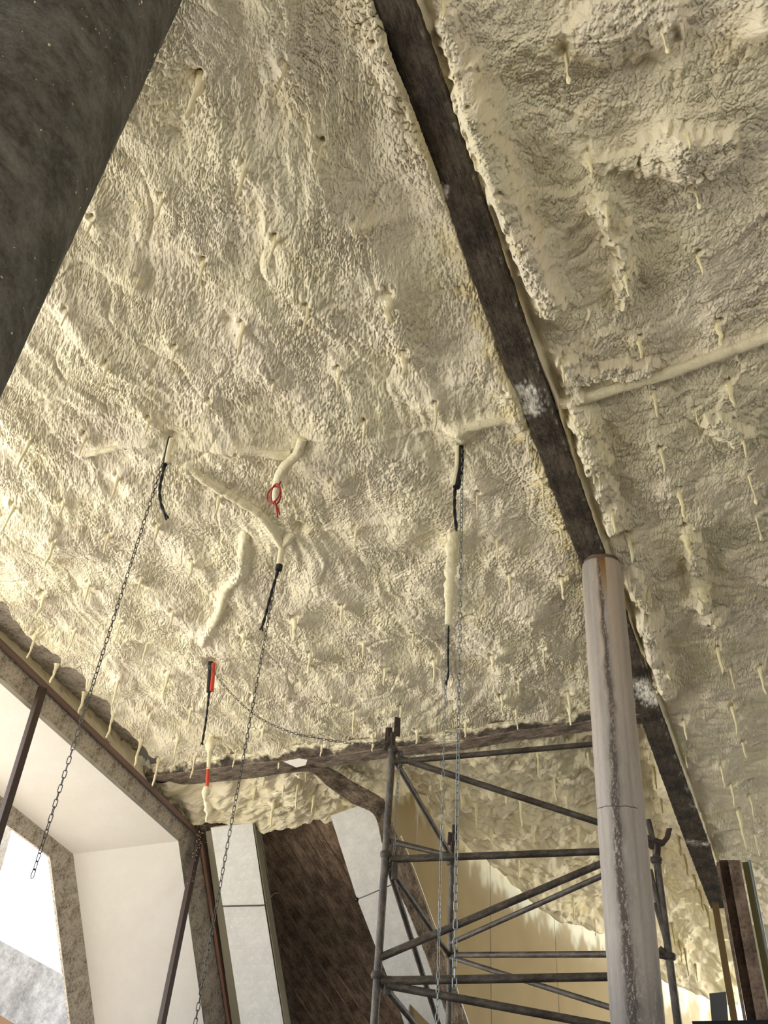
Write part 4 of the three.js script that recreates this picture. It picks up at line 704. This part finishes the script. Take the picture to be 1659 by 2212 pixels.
// ---------- scaffold ----------
{
  const D = 8.0, FL = at(848, 1612, D), t = thing('scaffold_tower', 'grey steel tube scaffold tower standing behind the round column', 'scaffold', null, FL.clone().setY(0));
  const HX = at(1322, 1606, D * 1.02), BL = at(976, 1848, 9.4), FR = at(1417, 1846, 7.6);
  const zc = (P, x, y) => { const r = ray(x, y); return EYE.clone().addScaledVector(r, (P.z - EYE.z) / r.z); };      // a pixel at a pole's own distance
  const pole = (P, r) => mesh('pole', tube([P, P.clone().setY(0)], r, { n: 1, seg: 16 }), M.scaffold, t);
  pole(FL, 0.038); pole(HX, 0.038); pole(BL, 0.036); pole(FR, 0.037);
  const tb = (name, a, b, r) => mesh(name, tube([a, b], r, { n: 1, seg: 12 }), M.scaffold, t);
  const f = (x, y) => zc(FL, x, y), hx = (x, y) => zc(HX, x, y), bl = (x, y) => zc(BL, x, y), fr = (x, y) => zc(FR, x, y);
  tb('crossbar', f(848, 1646), hx(1322, 1604), 0.031); tb('crossbar', f(842, 1856), hx(1338, 1838), 0.035); tb('crossbar', f(822, 2119), hx(1362, 2109), 0.036);
  tb('crossbar', bl(966, 2063), hx(1356, 2061), 0.03);
  tb('brace', f(858, 1636), fr(1420, 1818), 0.034); tb('brace', f(852, 1640), bl(974, 1848), 0.03); tb('brace', f(846, 1818), bl(972, 1848), 0.03);
  tb('brace', f(822, 2068), hx(1345, 1846), 0.034); tb('brace', bl(972, 2038), hx(1345, 1872), 0.028);
  tb('brace', f(842, 1874), bl(972, 2066), 0.03); tb('brace', f(838, 1868), bl(950, 2222), 0.03); tb('brace', f(822, 2122), bl(960, 2290), 0.03);
  tb('brace', f(836, 2128), hx(1372, 2228), 0.034); tb('brace', bl(968, 2066), hx(1362, 2190), 0.026);
  tb('brace', fr(1400, 1770), fr(1421, 1862), 0.03); tb('brace', fr(1404, 1878), fr(1446, 2066), 0.026); tb('brace', fr(1414, 1950), fr(1446, 2060), 0.02);
  tb('crossbar', fr(1424, 2050), fr(1452, 2072), 0.034); tb('crossbar', fr(1450, 2070), hx(1356, 2052), 0.02);
  const collar = (P, x, y, r = 0.05) => { const c = zc(P, x, y); mesh('collar', tube([c.clone().addScaledVector(UP, 0.03), down(c, 0.03)], (q) => r + 0.012 * Math.sin(q * Math.PI), { n: 6, seg: 18 }), M.scaffold, t); };
  collar(FL, 848, 1620); collar(FL, 834, 1846); collar(FL, 815, 2107); collar(BL, 974, 1864, 0.048); collar(FR, 1446, 2066, 0.05); collar(FR, 1418, 1858, 0.05);
  const lug = (P, x, y, w, l) => mesh('brace_lug', bar(zc(P, x, y), zc(P, x, y + l), w, 0.03), M.scaffold, t);
  lug(FL, 864, 1622, 0.05, 36); lug(FL, 852, 1862, 0.06, 38); lug(FL, 837, 2108, 0.07, 40); lug(BL, 985, 2052, 0.05, 24);
  // U heads on screw jacks
  const head = (P, l) => { const h = new THREE.Group(); h.name = 'u_head'; h.position.copy(P).sub(t.position); t.add(h);
    l.forEach(([n, a, b, w, d]) => mesh(n, bar(zc(P, ...a), zc(P, ...b), w, d), M.jack, h)); };
  head(FL, [['plate', [843, 1600], [841, 1572], 0.065, 0.02], ['plate', [857, 1590], [859, 1550], 0.07, 0.02], ['plate', [831, 1622], [846, 1592], 0.05, 0.05], ['plate', [846, 1596], [860, 1574], 0.05, 0.05], ['screw', [847, 1618], [848, 1585], 0.055, 0.055], ['plate', [834, 1612], [838, 1573], 0.05, 0.02]]);
  head(BL, [['plate', [971, 1826], [973, 1798], 0.06, 0.02], ['plate', [981, 1826], [983, 1782], 0.07, 0.02], ['screw', [976, 1850], [977, 1820], 0.05, 0.05]]);
  head(FR, [['plate', [1404, 1830], [1414, 1818], 0.06, 0.06], ['plate', [1412, 1818], [1433, 1822], 0.05, 0.09], ['lip', [1432, 1821], [1441, 1810], 0.025, 0.08], ['lip', [1441, 1810], [1446, 1790], 0.02, 0.08], ['screw', [1418, 1850], [1420, 1826], 0.06, 0.06]]);
}

// ---------- chains ----------
{
  const P = 0.047, wr = 0.0034, Lc = P + 2 * wr, w = 0.022, pts = [];
  for (let i = 0; i < 20; i++) { const a = i / 20 * 2 * Math.PI, c = Math.cos(a), s = Math.sin(a); pts.push(V(Math.sign(c) * Math.pow(Math.abs(c), 0.8) * w / 2, (s > 0 ? 1 : -1) * (Lc / 2 - w / 2) + s * w / 2 * (Math.abs(s) < 0.05 ? 0 : 1), 0)); }
  const link = new THREE.TubeGeometry(new THREE.CatmullRomCurve3(pts, true, 'centripetal'), 28, wr, 5, true);
  function chain(path, label, m, group) {
    const t = thing('chain', label, 'chain', group, path[0]), c = path.length > 2 ? new THREE.CatmullRomCurve3(path) : new THREE.LineCurve3(path[0], path[1]), n = Math.floor(c.getLength() / P), r = rng(Math.round(path[0].x * 1000) + 7000), y = V(0, 1, 0);
    for (let i = 0; i < n; i++) {
      const k = (i + 0.5) / n, o = new THREE.Mesh(link, m); o.name = 'chain_link'; o.castShadow = o.receiveShadow = true;
      o.position.copy(c.getPointAt(k)).sub(path[0]); o.quaternion.setFromUnitVectors(y, c.getTangentAt(k).normalize()).multiply(new THREE.Quaternion().setFromAxisAngle(y, (i % 2) * Math.PI / 2 + 0.5 + 0.25 * (r() - 0.5) + 0.5 * Math.sin(i * 0.13))); t.add(o);
    }
  }
  const plumb = (x, y, py) => { const p = on(planeL, x, y); return [p, down(p, drop(p, py))]; };
  chain(plumb(368, 948, 1896), 'leftmost hanging chain, ending in front of the window', M.zincDark);
  chain(plumb(609, 1176, 2270), 'long hanging chain left of the scaffold, falling past the silver board', M.zincDark);
  chain(plumb(999, 962, 2134), 'hanging chain nearest the round column, ending in front of the lower scaffold bars', M.zinc);
  chain(plumb(967, 1300, 2270), 'hanging chain just left of the one nearest the column, running out at the bottom', M.zinc);
  chain([[452, 1438, 9.25], [490, 1488, 9.1], [555, 1547, 8.85], [630, 1582, 8.6], [700, 1597, 8.4], [770, 1606, 8.2], [838, 1603, 7.95]].map(a => at(...a)), 'slack chain swagged from the orange and black conduit to the scaffold head', M.zincDark);
  const p = at(864, 1624, 7.96); chain([p, down(p, drop(p, 1872))], 'short chain hanging from the top of the front scaffold pole', M.zinc);
}

// ---------- conduits, wires and foam-coated pipes ----------
{
  const hangTo = (P) => (x, y) => { const r = ray(x, y); return EYE.clone().addScaledVector(r, (P.z - EYE.z) / r.z); };
  const twisted = (pts, r, parent, name = 'twisted_wire') => { const c = new THREE.CatmullRomCurve3(pts), L = c.getLength(), n = 60, fr = c.computeFrenetFrames(n), geos = []; for (let s = 0; s < 2; s++) { const q = []; for (let i = 0; i <= n; i++) { const a = i / n * L * 30 + s * Math.PI, e = i > n - 4 ? 1 + (i - n + 4) * 0.25 : 1; q.push(c.getPointAt(i / n).addScaledVector(fr.normals[i], Math.cos(a) * r * 0.7 * e).addScaledVector(fr.binormals[i], Math.sin(a) * r * 0.7 * e)); } geos.push(tube(q, r * 0.95, { n: 120, seg: 6 })); } return mesh(name, mergeGeometries(geos), M.black, parent); };
  const lumpy = (r, k, s = 0) => (t, a, c) => r * (1 + k * N3(c.x * 11 + s, c.y * 11, c.z * 11) + 0.5 * k * N3(c.x * 26 + Math.cos(a), c.y * 26 + Math.sin(a), c.z * 26));
  const drops = [
    ['half foamed black conduit with a curled twisted wire, heading the leftmost chain', [368, 948], [[[368, 946], [362, 972], [356, 1005]], 0.022, M.black], [[[372, 950], [366, 975], [361, 1003]], 0.024, M.foamPipe], [[356, 1004], [345, 1060], [349, 1092], [361, 1121]]],
    ['foam-coated conduit end with a straight twisted wire, beneath the red cable loop', [610, 1168], [[[612, 1168], [606, 1200], [601, 1232]], 0.03, M.foamPipe], [[[604, 1222], [602, 1233]], 0.034, M.black], [[601, 1232], [588, 1275], [576, 1320], [564, 1362]]],
    ['thick black conduit with short twisted wire, heading the chain nearest the column', [996, 966], [[[995, 966], [994, 1010], [986, 1053]], 0.03, M.black], [[[988, 966], [986, 1010], [979, 1050]], 0.018, M.foamPipe], [[983, 1052], [982, 1100], [986, 1145]]],
    ['lumpy foam-coated conduit ending in a thin black wire, left of the chain nearest the column', [976, 1150], [[[979, 1150], [974, 1200], [972, 1250], [970, 1300]], 0.05, M.foamPipe, 0.35], [[[970, 1300], [969, 1352]], 0.034, M.foamPipe], [[969, 1350], [968, 1420], [968, 1460], [963, 1479]]],
    ['paired black and orange conduit ends with a twisted wire, where the slack chain starts', [456, 1430], [[[455, 1430], [453, 1462], [451, 1495]], 0.03, M.black], [[[461, 1434], [460, 1462], [457, 1494]], 0.026, M.orange], [[452, 1495], [447, 1540], [442, 1575], [436, 1609]]]];
  for (const [label, at0, a, b, w] of drops) {
    const P = on(planeL, ...at0), h = hangTo(P), t = thing('conduit', label, 'conduit', null, P);
    const A = mesh('sleeve', tube(a[0].map(q => h(...q)), a[3] ? lumpy(a[1], a[3]) : a[1], { n: 30, seg: 14 }), a[2], t);
    mesh('sleeve', tube(b[0].map(q => h(...q)), b[1], { n: 16, seg: 14 }), b[2], t).position.z += 0.012;
    twisted(w.map(q => h(...q)), w[0][0] === 969 ? 0.0065 : 0.0095, t);
  }
  { // cable caked with foam, orange where it is bare
    const P = on(planeL, 456, 1590), h = hangTo(P), t = thing('cable', 'orange cable caked with lumps of foam, hanging by the cross beam near the window', 'cable', null, P);
    mesh('foam_lump', tube([h(456, 1592), h(455, 1610), h(452, 1628)], (q, a, c) => 0.075 * Math.sin(Math.PI * (0.12 + 0.8 * q)) * (1 + 0.2 * N3(c.x * 9, c.y * 9, a)), { n: 20, seg: 14 }), M.foamPipe, t);
    mesh('foam_coat', tube([h(453, 1624), h(450, 1662)], lumpy(0.03, 0.2), { n: 12, seg: 10 }), M.foamPipe, t);
    mesh('cable_sheath', tube([h(450, 1658), h(447, 1702)], 0.026, { n: 2, seg: 12 }), M.orange, t);
    mesh('foam_lump', tube([h(447, 1700), h(443, 1725), h(450, 1748), h(446, 1776)], (q, a, c) => 0.055 * (0.75 + 0.35 * Math.sin(q * 13)) * (q > 0.93 ? 0.5 : 1) * (1 + 0.25 * N3(c.x * 14, c.y * 14, a)), { n: 36, seg: 14 }), M.foamPipe, t);
  }
  { // red cable tied into a loop
    const P = on(planeL, 610, 1000).add(V(0, 0, 0.16)), h = hangTo(P), t = thing('cable_loop', 'red cable tied in a loop below the bent foam-coated pipe', 'cable', null, P);
    for (const [rx, ry, dx, k] of [[15, 16, -1, 0], [11, 16, 4, 0.9]]) { const q = []; for (let i = 0; i < 20; i++) { const a = i / 20 * 6.2832; q.push(h(592 + dx + Math.cos(a) * rx, 1068 + Math.sin(a) * ry).add(V(0, 0, 0.05 * Math.cos(a + k)))); } mesh('cable_turn', new THREE.TubeGeometry(new THREE.CatmullRomCurve3(q, true), 60, 0.007, 8, true), M.red, t); }
    mesh('cable_tail', tube([h(594, 1084), h(597, 1097), h(600, 1117)], 0.008, { n: 10, seg: 6 }), M.red, t); mesh('cable_tail', tube([h(592, 1084), h(600, 1098), h(604, 1112)], 0.008, { n: 10, seg: 6 }), M.red, t);
    mesh('cable_tail', tube([h(607, 1040), h(600, 1050), h(592, 1051)], 0.008, { n: 10, seg: 6 }), M.red, t);
  }
  const lift = (pl, l, k) => l.map(([x, y, e = 1]) => on(pl, x, y).addScaledVector(pl.normal, k * e));
  const pipe = (label, pl, l, r, k, bump = 0.14) => tag(mesh('foam_coated_pipe', tube(lift(pl, l, k), lumpy(r, bump, l[0][0]), { n: l.length * 14, seg: 16 }), M.foamPipe), label, 'pipe');
  pipe('long foam-coated pipe running up to the right edge across the right ceiling', planeR, [[1196, 868, 0.6], [1240, 858], [1320, 832], [1440, 797], [1560, 753], [1659, 716], [1760, 678]], 0.043, 0.06, 0.07);
  pipe('short foam-coated pipe on the left ceiling meeting the slanting beam', planeL, [[1136, 893], [1080, 900], [1010, 916], [962, 932, -0.2]], 0.042, 0.045, 0.08);
  pipe('thick foam-coated pipe slanting between the leftmost chain and the red cable', planeL, [[405, 1004, 0], [440, 1024], [500, 1062], [560, 1100], [592, 1135, 1.3], [610, 1166, 1.2]], 0.046, 0.05, 0.14);
  pipe('nearly level foam-coated pipe left of the bent one', planeL, [[425, 960, 0], [470, 963], [540, 967], [612, 977], [630, 977, 0.6]], 0.04, 0.04, 0.16);
  pipe('bent foam-coated pipe drooping just above the red cable loop', planeL, [[654, 946, 0.2], [643, 972, 1.2], [618, 990, 2.4], [608, 1015, 3], [605, 1052, 3]], 0.043, 0.06, 0.1);
  pipe('low foam ridge of a pipe near the left edge', planeL, [[172, 986, 0.2], [240, 968], [310, 958, 0.2]], 0.025, 0.02, 0.2);
  pipe('curving lumpy foam-coated pipe below the leftmost of the conduit ends', planeL, [[532, 1148, -0.6], [528, 1172, 0.6], [524, 1204], [518, 1240], [492, 1268], [477, 1315], [458, 1352], [438, 1390, 0.2]], 0.046, 0.03, 0.28);
  pipe('thick stub of foam-coated pipe beside the foot of the bent one', planeL, [[612, 1170, 1.2], [622, 1158, 1], [634, 1150, 0]], 0.045, 0.05, 0.15);
  tag(mesh('foam_scrap', prism([[612, 1645], [645, 1638], [664, 1641], [660, 1653], [640, 1658]].map(([x, y]) => at(x, y, 10.75)), ray(640, 1650).multiplyScalar(0.04)), M.reveal), 'white scrap of foam stuck on the cross beam', 'scrap');
}

renderer.render(scene, camera);
